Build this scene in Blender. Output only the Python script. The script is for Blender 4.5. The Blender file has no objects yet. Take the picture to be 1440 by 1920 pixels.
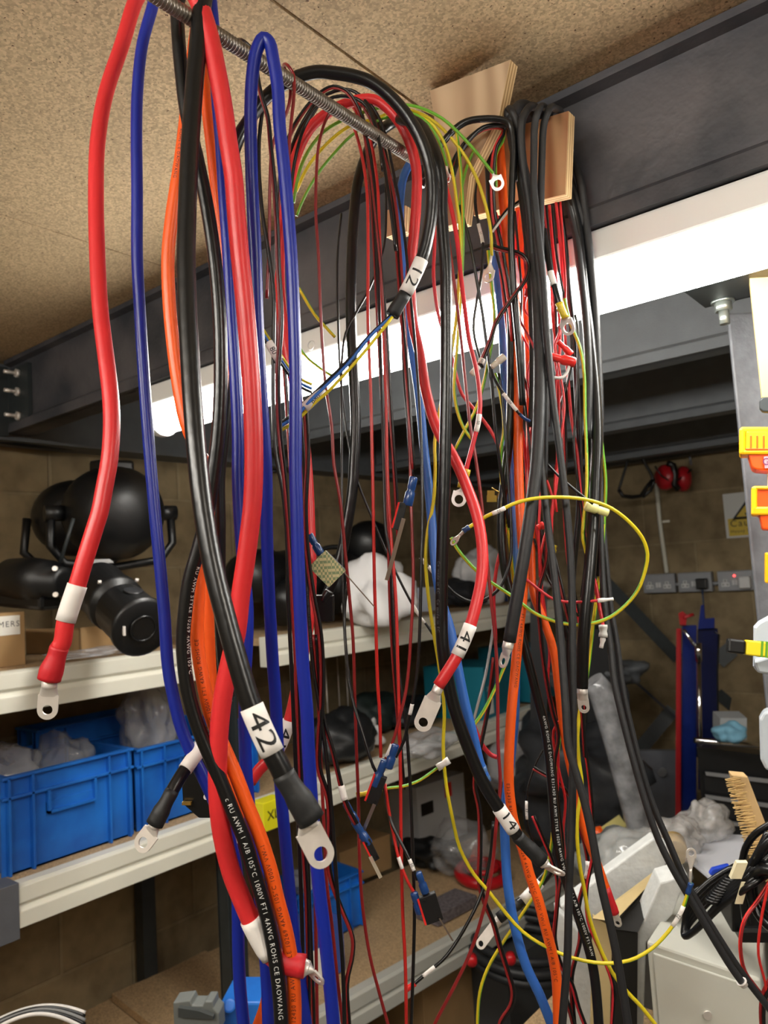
import bpy, bmesh, math, random
from math import sin, cos, pi, radians as R
from mathutils import Vector as V, Matrix, noise
random.seed(4)
SC = bpy.context.scene
COL = SC.collection
# ------------------------------------------------------------------ camera
F, CX, CY = 1442.0, 720.0, 960.0            # focal length and centre for a 1440 x 1920 frame
def _n(v): return V(v).normalized()
_dR = _n(((1900-CX)/F, -(1010-CY)/F, -1)); _dL = _n(((-1050-CX)/F, -(1190-CY)/F, -1))
AZ = (-_dL).cross(_dR).normalized(); AY = (_dR-AZ*_dR.dot(AZ)).normalized(); AX = AY.cross(AZ)
M = Matrix((AX, AY, AZ))                     # world = M @ camera space
CAM = V((0, 0, 1.5))
cd = bpy.data.cameras.new('camera'); cam = bpy.data.objects.new('camera', cd); COL.objects.link(cam)
cam.matrix_world = Matrix.Translation(CAM) @ M.to_4x4()
cd.sensor_fit = 'VERTICAL'; cd.sensor_height = 36; cd.sensor_width = 27; cd.lens = F/1920*36
cd.clip_start = .02
cd.dof.use_dof = True; cd.dof.focus_distance = .78; cd.dof.aperture_fstop = 9.0
SC.camera = cam
# ------------------------------------------------------------------ world and exposure
w = bpy.data.worlds.new('world'); SC.world = w; w.use_nodes = True
w.node_tree.nodes['Background'].inputs[0].default_value = (.9, .93, 1, 1)
w.node_tree.nodes['Background'].inputs[1].default_value = .03
SC.view_settings.view_transform = 'Standard'; SC.view_settings.look = 'None'
SC.view_settings.exposure = 0.82; SC.view_settings.gamma = 1; SC.view_settings.use_curve_mapping = False
LED = 30.0                                   # glow of the LED battens
# ------------------------------------------------------------------ projection helpers
def ray(x, y): return M @ V(((x-CX)/F, -(y-CY)/F, -1))
def P(x, y, d): return CAM + ray(x, y)*d
def H(ax, x, y, v):
    r = ray(x, y); return CAM + r*((v-CAM[ax])/r[ax])
def dep(p): return -(M.transposed() @ (V(p)-CAM)).z
def zat(x, y, p):                            # height on the vertical line through p that shows at y
    d = dep(p); q = P(x, y, d); return q.z
# ------------------------------------------------------------------ materials
def s2l(c): return tuple(((u/255)/12.92 if u <= 10 else ((u/255+.055)/1.055)**2.4) for u in c)
MATS = {}
def mat(name, rgb, rough=.5, metal=0., nz=0., nscale=20., bump=0., bscale=200., emit=0., trans=0., alpha=1., coat=0., rgb2=None, spec=.5):
    if name in MATS: return MATS[name]
    m = bpy.data.materials.new(name); m.use_nodes = True; nt = m.node_tree; b = nt.nodes['Principled BSDF']
    c = s2l(rgb); c2 = s2l(rgb2) if rgb2 else tuple(u*(1-nz) for u in c)
    tc = nt.nodes.new('ShaderNodeTexCoord'); no = nt.nodes.new('ShaderNodeTexNoise')
    no.inputs['Scale'].default_value = nscale; no.inputs['Detail'].default_value = 5
    nt.links.new(tc.outputs['Object'], no.inputs['Vector'])
    r = nt.nodes.new('ShaderNodeValToRGB'); r.color_ramp.elements[0].position = .35; r.color_ramp.elements[1].position = .65
    r.color_ramp.elements[0].color = (*c2, 1); r.color_ramp.elements[1].color = (*c, 1)
    nt.links.new(no.outputs['Fac'], r.inputs['Fac']); nt.links.new(r.outputs['Color'], b.inputs['Base Color'])
    b.inputs['Roughness'].default_value = rough; b.inputs['Metallic'].default_value = metal
    b.inputs['Specular IOR Level'].default_value = spec
    b.inputs['Transmission Weight'].default_value = trans; b.inputs['Alpha'].default_value = alpha; b.inputs['Coat Weight'].default_value = coat
    if emit: b.inputs['Emission Color'].default_value = (*c, 1); b.inputs['Emission Strength'].default_value = emit
    if bump:
        n2 = nt.nodes.new('ShaderNodeTexNoise'); n2.inputs['Scale'].default_value = bscale; nt.links.new(tc.outputs['Object'], n2.inputs['Vector'])
        bp = nt.nodes.new('ShaderNodeBump'); bp.inputs['Strength'].default_value = bump; bp.inputs['Distance'].default_value = .002
        nt.links.new(n2.outputs['Fac'], bp.inputs['Height']); nt.links.new(bp.outputs['Normal'], b.inputs['Normal'])
    MATS[name] = m; return m
def chipboard(name, scale=1., base=(204, 178, 140), dark=(92, 66, 44)):
    m = bpy.data.materials.new(name); m.use_nodes = True; nt = m.node_tree; b = nt.nodes['Principled BSDF']; L = nt.links.new
    tc = nt.nodes.new('ShaderNodeTexCoord')
    def nz(sc, det):
        n = nt.nodes.new('ShaderNodeTexNoise'); n.inputs['Scale'].default_value = sc*scale; n.inputs['Detail'].default_value = det
        L(tc.outputs['Object'], n.inputs['Vector']); return n
    def ramp(src, a, ca, bb, cb):
        r = nt.nodes.new('ShaderNodeValToRGB'); r.color_ramp.elements[0].position = a; r.color_ramp.elements[1].position = bb
        r.color_ramp.elements[0].color = (*ca, 1); r.color_ramp.elements[1].color = (*cb, 1); L(src, r.inputs['Fac']); return r
    vo = nt.nodes.new('ShaderNodeTexVoronoi'); vo.inputs['Scale'].default_value = 330*scale; L(tc.outputs['Object'], vo.inputs['Vector'])
    sp = nt.nodes.new('ShaderNodeSeparateColor'); L(vo.outputs['Color'], sp.inputs[0])
    hi = s2l(base); lo = tuple(u*.62 for u in hi)
    r1 = ramp(sp.outputs[0], 0, lo, 1, tuple(min(1, u*1.12) for u in hi))
    f2 = ramp(nz(190, 2).outputs['Fac'], .27, (1, 1, 1), .33, (0, 0, 0))
    mx = nt.nodes.new('ShaderNodeMix'); mx.data_type = 'RGBA'; L(f2.outputs['Color'], mx.inputs[0]); L(r1.outputs['Color'], mx.inputs[6]); mx.inputs[7].default_value = (*s2l(dark), 1)
    f3 = ramp(nz(3, 4).outputs['Fac'], .3, (.86, .86, .86), .7, (1, 1, 1))
    m2 = nt.nodes.new('ShaderNodeMix'); m2.data_type = 'RGBA'; m2.blend_type = 'MULTIPLY'; m2.inputs[0].default_value = 1
    L(mx.outputs[2], m2.inputs[6]); L(f3.outputs['Color'], m2.inputs[7]); L(m2.outputs[2], b.inputs['Base Color'])
    b.inputs['Roughness'].default_value = .85
    MATS[name] = m; return m
def blockwall(name, ax):
    m = bpy.data.materials.new(name); m.use_nodes = True; nt = m.node_tree; b = nt.nodes['Principled BSDF']; L = nt.links.new
    tc = nt.nodes.new('ShaderNodeTexCoord'); s = nt.nodes.new('ShaderNodeSeparateXYZ'); c = nt.nodes.new('ShaderNodeCombineXYZ')
    L(tc.outputs['Object'], s.inputs[0]); L(s.outputs[ax], c.inputs[0]); L(s.outputs[2], c.inputs[1])
    br = nt.nodes.new('ShaderNodeTexBrick'); L(c.outputs[0], br.inputs['Vector'])
    br.inputs['Scale'].default_value = 1; br.inputs['Brick Width'].default_value = .45; br.inputs['Row Height'].default_value = .225
    br.inputs['Mortar Size'].default_value = .006; br.inputs['Mortar Smooth'].default_value = .4
    br.inputs['Color1'].default_value = (*s2l((150, 132, 100)), 1); br.inputs['Color2'].default_value = (*s2l((132, 116, 88)), 1); br.inputs['Mortar'].default_value = (*s2l((150, 134, 104)), 1)
    no = nt.nodes.new('ShaderNodeTexNoise'); no.inputs['Scale'].default_value = 14; no.inputs['Detail'].default_value = 8; L(tc.outputs['Object'], no.inputs['Vector'])
    r = nt.nodes.new('ShaderNodeValToRGB'); r.color_ramp.elements[0].position = .3; r.color_ramp.elements[0].color = (.62, .6, .58, 1); r.color_ramp.elements[1].position = .65
    L(no.outputs['Fac'], r.inputs[0])
    m2 = nt.nodes.new('ShaderNodeMix'); m2.data_type = 'RGBA'; m2.blend_type = 'MULTIPLY'; m2.inputs[0].default_value = 1
    L(br.outputs['Color'], m2.inputs[6]); L(r.outputs['Color'], m2.inputs[7]); L(m2.outputs[2], b.inputs['Base Color'])
    bp = nt.nodes.new('ShaderNodeBump'); bp.inputs['Strength'].default_value = .6; bp.inputs['Distance'].default_value = .006; bp.invert = True
    L(br.outputs['Fac'], bp.inputs['Height']); L(bp.outputs['Normal'], b.inputs['Normal']); b.inputs['Roughness'].default_value = .95
    MATS[name] = m; return m
RED = mat('red_sheath', (216, 46, 50), .36, nz=.12, nscale=9, bump=.12, bscale=60)
REDT = mat('thin_red_sheath', (196, 40, 36), .3)
MAR = mat('dark_red_sheath', (136, 32, 34), .3)
PINK = mat('bright_red_sheath', (206, 44, 54), .35)
BLUE = mat('blue_sheath', (16, 38, 146), .34, nz=.1, nscale=9, bump=.1, bscale=60)
LBLUE = mat('mid_blue_sheath', (48, 104, 190), .4)
BLK = mat('black_sheath', (17, 18, 20), .28, nz=.2, nscale=30, bump=.15, bscale=80)
RUB = mat('matt_black_rubber', (36, 37, 40), .5, nz=.2, nscale=30, bump=.2, bscale=150)
ORG = mat('orange_sheath', (240, 92, 24), .36, nz=.08, nscale=9)
YEL = mat('earth_yellow', (216, 196, 34), .4); GRN = mat('earth_green', (104, 170, 44), .4)
WHT = mat('white_sleeve', (232, 228, 224), .5, nz=.05, nscale=40)
INK = mat('black_ink', (14, 14, 14), .6); WINK = mat('white_ink', (206, 206, 204), .6); GINK = mat('grey_ink', (90, 92, 96), .6); OINK = mat('dark_print_ink', (70, 34, 22), .6)
TIN = mat('tinned_copper', (240, 234, 228), .42, .6, nz=.08, nscale=90)
SHR = mat('black_heatshrink', (26, 27, 29), .55, nz=.2, nscale=60, bump=.4, bscale=90)
RSHR = mat('red_heatshrink', (196, 30, 40), .5, nz=.1, nscale=60, bump=.4, bscale=90)
CRB = mat('blue_crimp', (22, 62, 120), .3, coat=.3); CRY = mat('yellow_crimp', (216, 190, 50), .35, nz=.25, nscale=400); CRR = mat('red_crimp', (220, 44, 40), .3)
STEEL = mat('dark_painted_steel', (96, 100, 104), .55, nz=.15, nscale=18, bump=.2, bscale=300)
GALV = mat('galvanised_steel', (92, 90, 94), .5, .2, nscale=7, rgb2=(54, 57, 64), bump=.5, bscale=70)
CREAM = mat('cream_enamel', (226, 224, 210), .4, nz=.04, nscale=8)
BPL = mat('black_plastic', (14, 15, 17), .35, nz=.3, nscale=30)
CARD = mat('cardboard', (176, 142, 98), .8, nz=.12, nscale=12)
GPOST = mat('dark_grey_post_paint', (46, 52, 54), .5, nz=.2, nscale=30)
# ------------------------------------------------------------------ mesh building
class MB:
    def __init__(s): s.v = []; s.f = []; s.m = []; s.sm = []
    def add(s, vs, fs, mi=0, sm=False):
        o = len(s.v); s.v += [tuple(q) for q in vs]
        for k, f in enumerate(fs): s.f.append([o+i for i in f]); s.m.append(mi[k] if isinstance(mi, list) else mi); s.sm.append(sm)
        return s
    def pp(s, o, a, b, c, mi=0):              # parallelepiped from a corner and three edges
        o, a, b, c = V(o), V(a), V(b), V(c)
        vs = [o, o+a, o+a+b, o+b, o+c, o+a+c, o+a+b+c, o+b+c]
        fs = [(0, 3, 2, 1), (4, 5, 6, 7), (0, 1, 5, 4), (1, 2, 6, 5), (2, 3, 7, 6), (3, 0, 4, 7)]
        if a.cross(b).dot(c) < 0: fs = [f[::-1] for f in fs]
        return s.add(vs, fs, mi)
    def box(s, x0, x1, y0, y1, z0, z1, mi=0):
        x0, x1 = min(x0, x1), max(x0, x1); y0, y1 = min(y0, y1), max(y0, y1); z0, z1 = min(z0, z1), max(z0, z1)
        return s.pp((x0, y0, z0), (x1-x0, 0, 0), (0, y1-y0, 0), (0, 0, z1-z0), mi)
    def rbox(s, c, ax, ay, az, hx, hy, hz, mi=0):   # centred oriented box, half sizes
        a, b, d = V(ax)*hx*2, V(ay)*hy*2, V(az)*hz*2
        return s.pp(V(c)-(a+b+d)/2, a, b, d, mi)
    def prism(s, poly, ex, mi=0):
        poly = [V(q) for q in poly]; n = len(poly); ex = V(ex)
        nn = V((0, 0, 0))
        for i in range(n): nn += poly[i].cross(poly[(i+1) % n])
        if nn.dot(ex) > 0: poly = poly[::-1]
        vs = poly+[q+ex for q in poly]
        fs = [tuple(range(n)), tuple(range(2*n-1, n-1, -1))]+[((i+1) % n, i, n+i, n+(i+1) % n) for i in range(n)]
        return s.add(vs, fs, mi)
    def tube(s, pts, r, n=10, mi=0, cap=True, up=None, mfn=None):
        pts = [V(q) for q in pts]; k = len(pts); rr = r if isinstance(r, list) else [r]*k
        vs = []; fs = []; ms = []; prev = None
        for i in range(k):
            t = (pts[min(i+1, k-1)]-pts[max(i-1, 0)])
            t = t.normalized() if t.length > 1e-9 else V((0, 0, 1))
            if prev is None:
                u = up or (V((0, 0, 1)) if abs(t.z) < .9 else V((1, 0, 0))); u = (V(u)-t*V(u).dot(t)).normalized()
            else: u = (prev-t*prev.dot(t)); u = u.normalized() if u.length > 1e-6 else prev
            prev = u; w_ = t.cross(u)
            for j in range(n): a = 2*pi*j/n; vs.append(pts[i]+(u*cos(a)+w_*sin(a))*rr[i])
        for i in range(k-1):
            for j in range(n):
                fs.append((i*n+j, i*n+(j+1) % n, (i+1)*n+(j+1) % n, (i+1)*n+j)); ms.append(mfn(i, j) if mfn else mi)
        s.add(vs, fs, ms, True)
        if cap:
            o = len(s.v)-k*n
            s.f.append([o+j for j in range(n-1, -1, -1)]); s.f.append([o+(k-1)*n+j for j in range(n)]); s.m += [ms[0]]*2; s.sm += [False]*2
        return s
    def cyl(s, a, b, r, n=20, mi=0, r2=None): return s.tube([a, b], [r, r if r2 is None else r2], n, mi)
    def lathe(s, a, axis, prof, n=28, mi=0):   # prof: list of (distance along axis, radius)
        a = V(a); ax = V(axis).normalized(); u = ax.orthogonal().normalized(); w_ = ax.cross(u); vs = []; fs = []
        for h, r in prof:
            for j in range(n): t = 2*pi*j/n; vs.append(a+ax*h+(u*cos(t)+w_*sin(t))*max(r, 1e-5))
        for i in range(len(prof)-1):
            for j in range(n): fs.append((i*n+j, i*n+(j+1) % n, (i+1)*n+(j+1) % n, (i+1)*n+j))
        fs.append(tuple(range(n-1, -1, -1))); fs.append(tuple((len(prof)-1)*n+j for j in range(n)))
        return s.add(vs, fs, mi, True)
    def torus(s, c, axis, R_, r, n=32, k=8, mi=0, a0=0, a1=2*pi):
        ax = V(axis).normalized(); u = ax.orthogonal().normalized(); w_ = ax.cross(u)
        full = abs(a1-a0-2*pi) < 1e-6
        pts = [V(c)+(u*cos(a0+(a1-a0)*i/n)+w_*sin(a0+(a1-a0)*i/n))*R_ for i in range(n+1)]
        return s.tube(pts, r, k, mi, cap=not full)
    def blob(s, c, sx, sy, sz, amp=.15, fr=2., n=22, mi=0, seed=0, crease=0.):
        c = V(c); vs = []; fs = []; n = int(n*1.7); n += n % 2; k = n//2
        for i in range(k+1):
            for j in range(n):
                th = pi*i/k; ph = 2*pi*j/n; d = V((sin(th)*cos(ph), sin(th)*sin(ph), cos(th)))
                q = 1+amp*noise.noise(d*fr+V((seed*7.3, seed, 1)))*2+crease*(abs(noise.noise(d*fr*2.2+V((seed, 3, seed))))+.5*abs(noise.noise(d*fr*5+V((seed, 9, seed)))))
                z = d.z*q
                vs.append(c+V((d.x*q*sx, d.y*q*sy, max(z, -.95)*sz)))
        for i in range(k):
            for j in range(n): fs.append((i*n+j, (i+1)*n+j, (i+1)*n+(j+1) % n, i*n+(j+1) % n))
        return s.add(vs, fs, mi, True)
def setp(o, parent):
    if parent is not None:
        o.parent = parent
        l = parent.location
        if parent.type == 'EMPTY': o.matrix_parent_inverse = Matrix.Translation(-V(l))
def tag(o, label=None, cat=None, group=None, kind=None):
    for k, v in (('label', label), ('category', cat), ('group', group), ('kind', kind)):
        if v: o[k] = v
    return o
def mk(name, mb, mats, parent=None, bevel=0, **kw):
    me = bpy.data.meshes.new(name); me.from_pydata(mb.v, [], mb.f)
    for m in (mats if isinstance(mats, (list, tuple)) else [mats]): me.materials.append(m)
    me.polygons.foreach_set('material_index', mb.m); me.polygons.foreach_set('use_smooth', mb.sm); me.update()
    o = bpy.data.objects.new(name, me); COL.objects.link(o); setp(o, parent)
    if bevel:
        b = o.modifiers.new('bevel', 'BEVEL'); b.width = bevel; b.segments = 2; b.limit_method = 'ANGLE'; b.angle_limit = R(40)
    return tag(o, **kw)
def thing(name, label, cat, loc, group=None):
    o = bpy.data.objects.new(name, None); o.empty_display_size = .02; COL.objects.link(o); o.location = V(loc)
    return tag(o, label, cat, group)
def struct(name, mb, m, bevel=0, parent=None): return mk(name, mb, m, parent, bevel, kind=None if parent else 'structure')
def textmesh(body, size, font_shear=0):
    c = bpy.data.curves.new('t', 'FONT'); c.body = body; c.size = size; c.align_x = 'LEFT'; c.align_y = 'CENTER'; c.resolution_u = 3; c.space_character = 1.22 if len(body) > 5 else 1.0
    o = bpy.data.objects.new('t', c); me = bpy.data.meshes.new_from_object(o)
    bm = bmesh.new(); bm.from_mesh(me); bpy.data.objects.remove(o); bpy.data.curves.remove(c); bpy.data.meshes.remove(me)
    es = [e for e in bm.edges if e.calc_length() > size*.22]
    if es and len(body) < 8: bmesh.ops.subdivide_edges(bm, edges=es, cuts=2)
    bmesh.ops.triangulate(bm, faces=bm.faces[:])
    vs = [v.co.copy() for v in bm.verts]; fs = [tuple(v.index for v in f.verts) for f in bm.faces]
    bm.free(); return vs, fs
def flat_text(name, body, size, o, ex, ey, m, parent=None, lift=.0006, **kw):   # text lying on a flat face; o = left middle
    vs, fs = textmesh(body, size); ex = V(ex).normalized(); ey = V(ey); ey = (ey-ex*ey.dot(ex)).normalized(); nn = ex.cross(ey)
    mb = MB().add([V(o)+ex*v.x+ey*v.y+nn*lift for v in vs], fs); return mk(name, mb, m, parent, **kw)
# ------------------------------------------------------------------ room shell
ZC, YB, XW, YW = 2.148, .97, -2.17, 3.62
CHIP = chipboard('ceiling_chipboard'); CHIP2 = chipboard('shelf_chipboard', 1., (190, 160, 120), (120, 90, 60))
SEAM = mat('board_joint_shadow_gap', (60, 44, 32), .9)
def slab_seg(y0, y1, x0, x1): return MB().box(x0, x1, y0, y1, ZC, ZC+.018)
c1 = MB()
sx1 = H(2, 640, 95, ZC).x; sx2 = H(2, 120, 440, ZC).x
for a, b in ((XW-.1, sx2-.0012), (sx2+.0016, sx1-.0022), (sx1+.0022, 2.2)): c1.box(a, b, -1.9, YW+.1, ZC, ZC+.022)
c1.box(XW-.1, 2.2, -1.9, YW+.1, ZC+.024, ZC+.03, 1)
struct('ceiling', c1, [CHIP, SEAM])
struct('floor', MB().box(XW-.1, 2.2, -1.9, YW+.1, -.05, 0), mat('concrete_floor', (120, 116, 108), .8, nz=.2, nscale=6))
struct('wall_left', MB().box(XW-.1, XW, -1.9, YW+.1, 0, ZC), blockwall('concrete_block_left', 1))
struct('wall_back', MB().box(XW, 2.2, YW, YW+.1, 0, ZC), blockwall('concrete_block_back', 0))
struct('wall_right', MB().box(2.2, 2.3, -1.9, YW+.1, 0, ZC), blockwall('concrete_block_right', 1))
struct('wall_front', MB().box(XW, 2.2, -2.0, -1.9, 0, ZC), blockwall('concrete_block_front', 0))
struct('trim_1', MB().box(XW+.001, XW+.07, -1.9, YW-.01, 1.93, ZC-.001).box(XW+.07, XW+.1, -1.9, YW-.01, 1.93, 1.94), STEEL)
struct('trim_2', MB().box(XW+.11, 2.19, YW-.07, YW-.001, 1.965, ZC-.001), STEEL)
def beam(name, y, label, m, x0=XW+.1, x1=2.15, h=.2, group=None, fl=.055):
    b = MB(); b.box(x0, x1, y, y+.004, ZC-h, ZC-.001)
    b.prism([(x0, y, ZC-.001), (x0, y-.018, ZC-.001), (x0, y-.018, ZC-.012), (x0, y, ZC-.016)], (x1-x0, 0, 0))
    b.prism([(x0, y-.0, ZC-h+.034), (x0, y-.012, ZC-h+.024), (x0, y-.014, ZC-h), (x0, y+fl, ZC-h), (x0, y+fl, ZC-h+.004), (x0, y, ZC-h+.004)], (x1-x0, 0, 0))
    return mk(name, b, m, label=label, cat='beam', group=group)
beam('steel_beam', YB, 'galvanised grey steel beam crossing behind the plywood hanger, LED batten under it', GALV)
beam('steel_beam', 1.74, 'dark steel ceiling beam just behind the LED batten, its face lit', STEEL)
beam('steel_beam', 2.52, 'second dark steel ceiling beam beyond the LED batten', STEEL)
beam('steel_beam', 3.26, 'farthest dark steel ceiling beam, above the ear defenders', STEEL)
t = thing('beam_bracket', 'dark bolted steel bracket at the left end of the near beam', 'bracket', (XW+.1, YB-.03, ZC-.2))
mk('plate', MB().box(XW+.102, XW+.22, YB-.012, YB-.001, ZC-.19, ZC-.03).box(XW+.101, XW+.109, YB-.09, YB-.012, ZC-.21, ZC-.02), GPOST, t)
for z in (ZC-.05, ZC-.1, ZC-.165):
    mk('bolt', MB().cyl((XW+.17, YB-.012, z), (XW+.17, YB-.02, z), .012, 6).cyl((XW+.17, YB-.02, z), (XW+.17, YB-.05, z), .005, 8), TIN, t)
DIF = mat('led_diffuser', (255, 252, 244), .4, emit=LED*.75); DIF2 = mat('led_diffuser_new', (255, 250, 240), .4, emit=LED*1.15)  # second diffuser: battens out of view, glow raised above the visible one
WPL = mat('white_plastic', (226, 226, 224), .4)
def batten(x0, x1, y, label, dm=None):
    z = ZC-.2 if abs(y-(YB+.035)) < .05 else ZC
    t = thing('led_batten_light', label, 'ceiling light', ((x0+x1)/2, y, z))
    def prof(x, k=1.): return [V((x, y+a*k, z+b)) for a, b in ((-.04, -.002), (-.04, -.045), (.04, -.045), (.04, -.002))]
    mk('housing', MB().prism(prof(x0), (x1-x0, 0, 0)), WPL, t, .004)
    pr = [V((x0+.018, y+.037*cos(a), z-.047-.056*sin(a)**.75)) for a in [pi*i/12 for i in range(13)]]
    mk('diffuser', MB().prism(pr, (x1-x0-.036, 0, 0)), dm or DIF, t)
    for x in (x0-.006, x1-.016):
        pr = [V((x, y+.043*cos(a), z-.045-.064*max(0, sin(a))**.75)) for a in [pi*i/12 for i in range(13)]]
        pr += [V((x, y-.043, z-.002)), V((x, y+.043, z-.002))]
        mk('end_cap', MB().prism(pr, (.022, 0, 0)), WPL, t, .003)
    return t
xl = H(1, 300, 740, YB+.035).x
lb_ = batten(xl, xl+1.8, YB+.035, 'long glowing white LED batten fixed under the near steel beam')
q = H(1, 583, 647, YB-.006); mk('knockout', MB().torus(q, (0, 1, 0), .008, .0012, 24, 6), WPL, lb_)
batten(-1.3, .2, -.75, 'LED batten on the ceiling behind the camera, over the left side', DIF2)
batten(.5, 1.9, .1, 'LED batten on the ceiling to the right of the camera', DIF2)  # added unseen lamp, brightens the post and bins side
# ------------------------------------------------------------------ cables
def parse(s): return [tuple(float(u) for u in q.split(',')) for q in s.split()]
def path(s, d0, d1, step=.009):
    """traced positions (x,y[,depth]) -> smooth 3D path; returns points and arc index of each control point"""
    c = parse(s); n = len(c); K = {i: q[2] for i, q in enumerate(c) if len(q) > 2}
    K.setdefault(0, d0); K.setdefault(n-1, d1); ks = sorted(K); ds = []
    acc = [0.]
    for i in range(1, n): acc.append(acc[-1]+math.hypot(c[i][0]-c[i-1][0], c[i][1]-c[i-1][1]))
    for i in range(n):
        a = max(k for k in ks if k <= i); b = min(k for k in ks if k >= i)
        f = 0 if a == b else (acc[i]-acc[a])/(acc[b]-acc[a]); f = f*f*(3-2*f)
        ds.append(K[a]*(1-f)+K[b]*f)
    ctl = [P(q[0], q[1], dd) for q, dd in zip(c, ds)]
    out = []; idx = []
    for i in range(n-1):
        p0 = ctl[i-1] if i else ctl[0]*2-ctl[1]; p1, p2 = ctl[i], ctl[i+1]; p3 = ctl[i+2] if i+2 < n else ctl[-1]*2-ctl[-2]
        idx.append(len(out)); t0 = 0; t1 = t0+(p1-p0).length**.5; t2 = t1+(p2-p1).length**.5; t3 = t2+(p3-p2).length**.5
        k = max(3, int((p2-p1).length/step))
        for j in range(k):
            t = t1+(t2-t1)*j/k
            a1 = p0*((t1-t)/(t1-t0))+p1*((t-t0)/(t1-t0)); a2 = p1*((t2-t)/(t2-t1))+p2*((t-t1)/(t2-t1)); a3 = p2*((t3-t)/(t3-t2))+p3*((t-t2)/(t3-t2))
            b1 = a1*((t2-t)/(t2-t0))+a2*((t-t0)/(t2-t0)); b2 = a2*((t3-t)/(t3-t1))+a3*((t-t1)/(t3-t1))
            out.append(b1*((t2-t)/(t2-t1))+b2*((t-t1)/(t2-t1)))
    idx.append(len(out)); out.append(ctl[-1]); return out, idx
def sub(pts, idx, a, b):
    def loc(u):
        i = int(u); f = u-i
        return idx[-1] if i >= len(idx)-1 else idx[i]+f*(idx[i+1]-idx[i])
    ia, ib = loc(a), loc(b); r = []
    def at(q):
        i = min(int(q), len(pts)-2); return pts[i].lerp(pts[i+1], q-i)
    k = max(4, int(abs(ib-ia)))
    for j in range(k+1): r.append(at(ia+(ib-ia)*j/k))
    return r
def wrap(name, pts, body, size, r, m, parent, s0=None, phi=0., rev=False, lift=.00025):
    kx = 1.4 if body in ('42', '41', '12', '14', '5') else 1.
    """lettering printed round a cable: runs along it, on the side that faces the room"""
    if rev: pts = pts[::-1]
    L = [0.]
    for i in range(1, len(pts)): L.append(L[-1]+(pts[i]-pts[i-1]).length)
    vs, fs = textmesh(body, size)
    if not vs: return
    for v in vs: v.x *= kx
    wid = max(v.x for v in vs); s = (L[-1]-wid)/2 if s0 is None else s0; out = []; ok = []
    for v in vs:
        q = s+v.x; i = 0
        q2 = min(max(q, 0), L[-1]-1e-6); ok.append(q2 == q)
        lo, hi = 0, len(L)-1
        while hi-lo > 1:
            mi = (lo+hi)//2
            if L[mi] <= q2: lo = mi
            else: hi = mi
        f = (q2-L[lo])/max(1e-9, L[hi]-L[lo]); c = pts[lo].lerp(pts[hi], f)
        i0, i1 = max(lo-1, 0), min(hi+1, len(pts)-1); t = (pts[i1]-pts[i0]).normalized()
        nn = (FACE-c); nn = (nn-t*nn.dot(t)).normalized(); up = nn.cross(t)
        a = v.y/r+phi; out.append(c+(nn*cos(a)+up*sin(a))*(r+lift))
    fs = [f for f in fs if all(ok[i] for i in f)]
    return mk(name, MB().add(out, fs), m, parent)
FACE = V((0, 0, 1.5))                         # the aisle the printing faces
def pad(p0, tip, wd, hole, thick, nrm, mb, a=None, N=36):
    ax = (tip-p0); L = ax.length; ax = ax.normalized(); nrm = (nrm-ax*nrm.dot(ax)).normalized(); sd = nrm.cross(ax)
    c = p0+ax*(L-wd/2); a = L-wd/2; vs = []; fs = []
    angs = sorted([2*pi*i/N for i in range(N)]+[pi-math.atan2(wd/2, a), pi+math.atan2(wd/2, a)]); n = len(angs)
    for zz in (thick/2, -thick/2):
        for th in angs:
            x, y = cos(th), sin(th)
            r = wd/2 if x >= 0 else min(wd/2/max(abs(y), 1e-6), a/max(abs(x), 1e-6))
            vs.append(c+ax*x*r+sd*y*r+nrm*zz)
        for th in angs: vs.append(c+ax*cos(th)*hole+sd*sin(th)*hole+nrm*zz)
    for i in range(n):
        j = (i+1) % n
        fs += [(i, j, n+j, n+i), (2*n+j, 2*n+i, 3*n+i, 3*n+j), (j, i, 2*n+i, 2*n+j), (n+i, n+j, 3*n+j, 3*n+i)]
    mb.add(vs, fs)
def lug(end, tan, p1, tip, rb, wd, hole, parent, name='cable_lug', tilt=0., m=None, label=None, bar=.0018):
    mb = MB(); q = end-tan*.004
    mb.tube([q, q.lerp(p1, .5), q.lerp(p1, .62)], rb, 18)
    view = (CAM-p1).normalized(); ax = (tip-p1).normalized()
    nrm = (view-ax*view.dot(ax)).normalized(); nrm = Matrix.Rotation(tilt, 3, ax) @ nrm; sd = nrm.cross(ax)
    a0 = q.lerp(p1, .6); t = (p1-q).normalized(); vs = []; fs = []; n = 18; st = 6
    up0 = (nrm-t*nrm.dot(t)).normalized(); sd0 = up0.cross(t)
    for i in range(st+1):
        f = i/st; c = a0.lerp(p1+ax*.001, f); hw = rb*(1-f)+wd/2*.97*f; hh = rb*(1-f)**1.3+thk(wd)*f
        for j in range(n): an = 2*pi*j/n; vs.append(c+(sd0.lerp(sd, f)).normalized()*cos(an)*hw+(up0.lerp(nrm, f)).normalized()*sin(an)*hh)
    for i in range(st):
        for j in range(n): fs.append((i*n+j, i*n+(j+1) % n, (i+1)*n+(j+1) % n, (i+1)*n+j))
    mb.add(vs, fs, 0, True); pad(p1-ax*.0005, tip, wd, hole, thk(wd)*1.6, nrm, mb)
    return mk(name, mb, m or TIN, parent, label=label), nrm
def thk(wd): return max(.0006, wd*.07)
def ends(pts, r, over=.004): return pts
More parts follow.
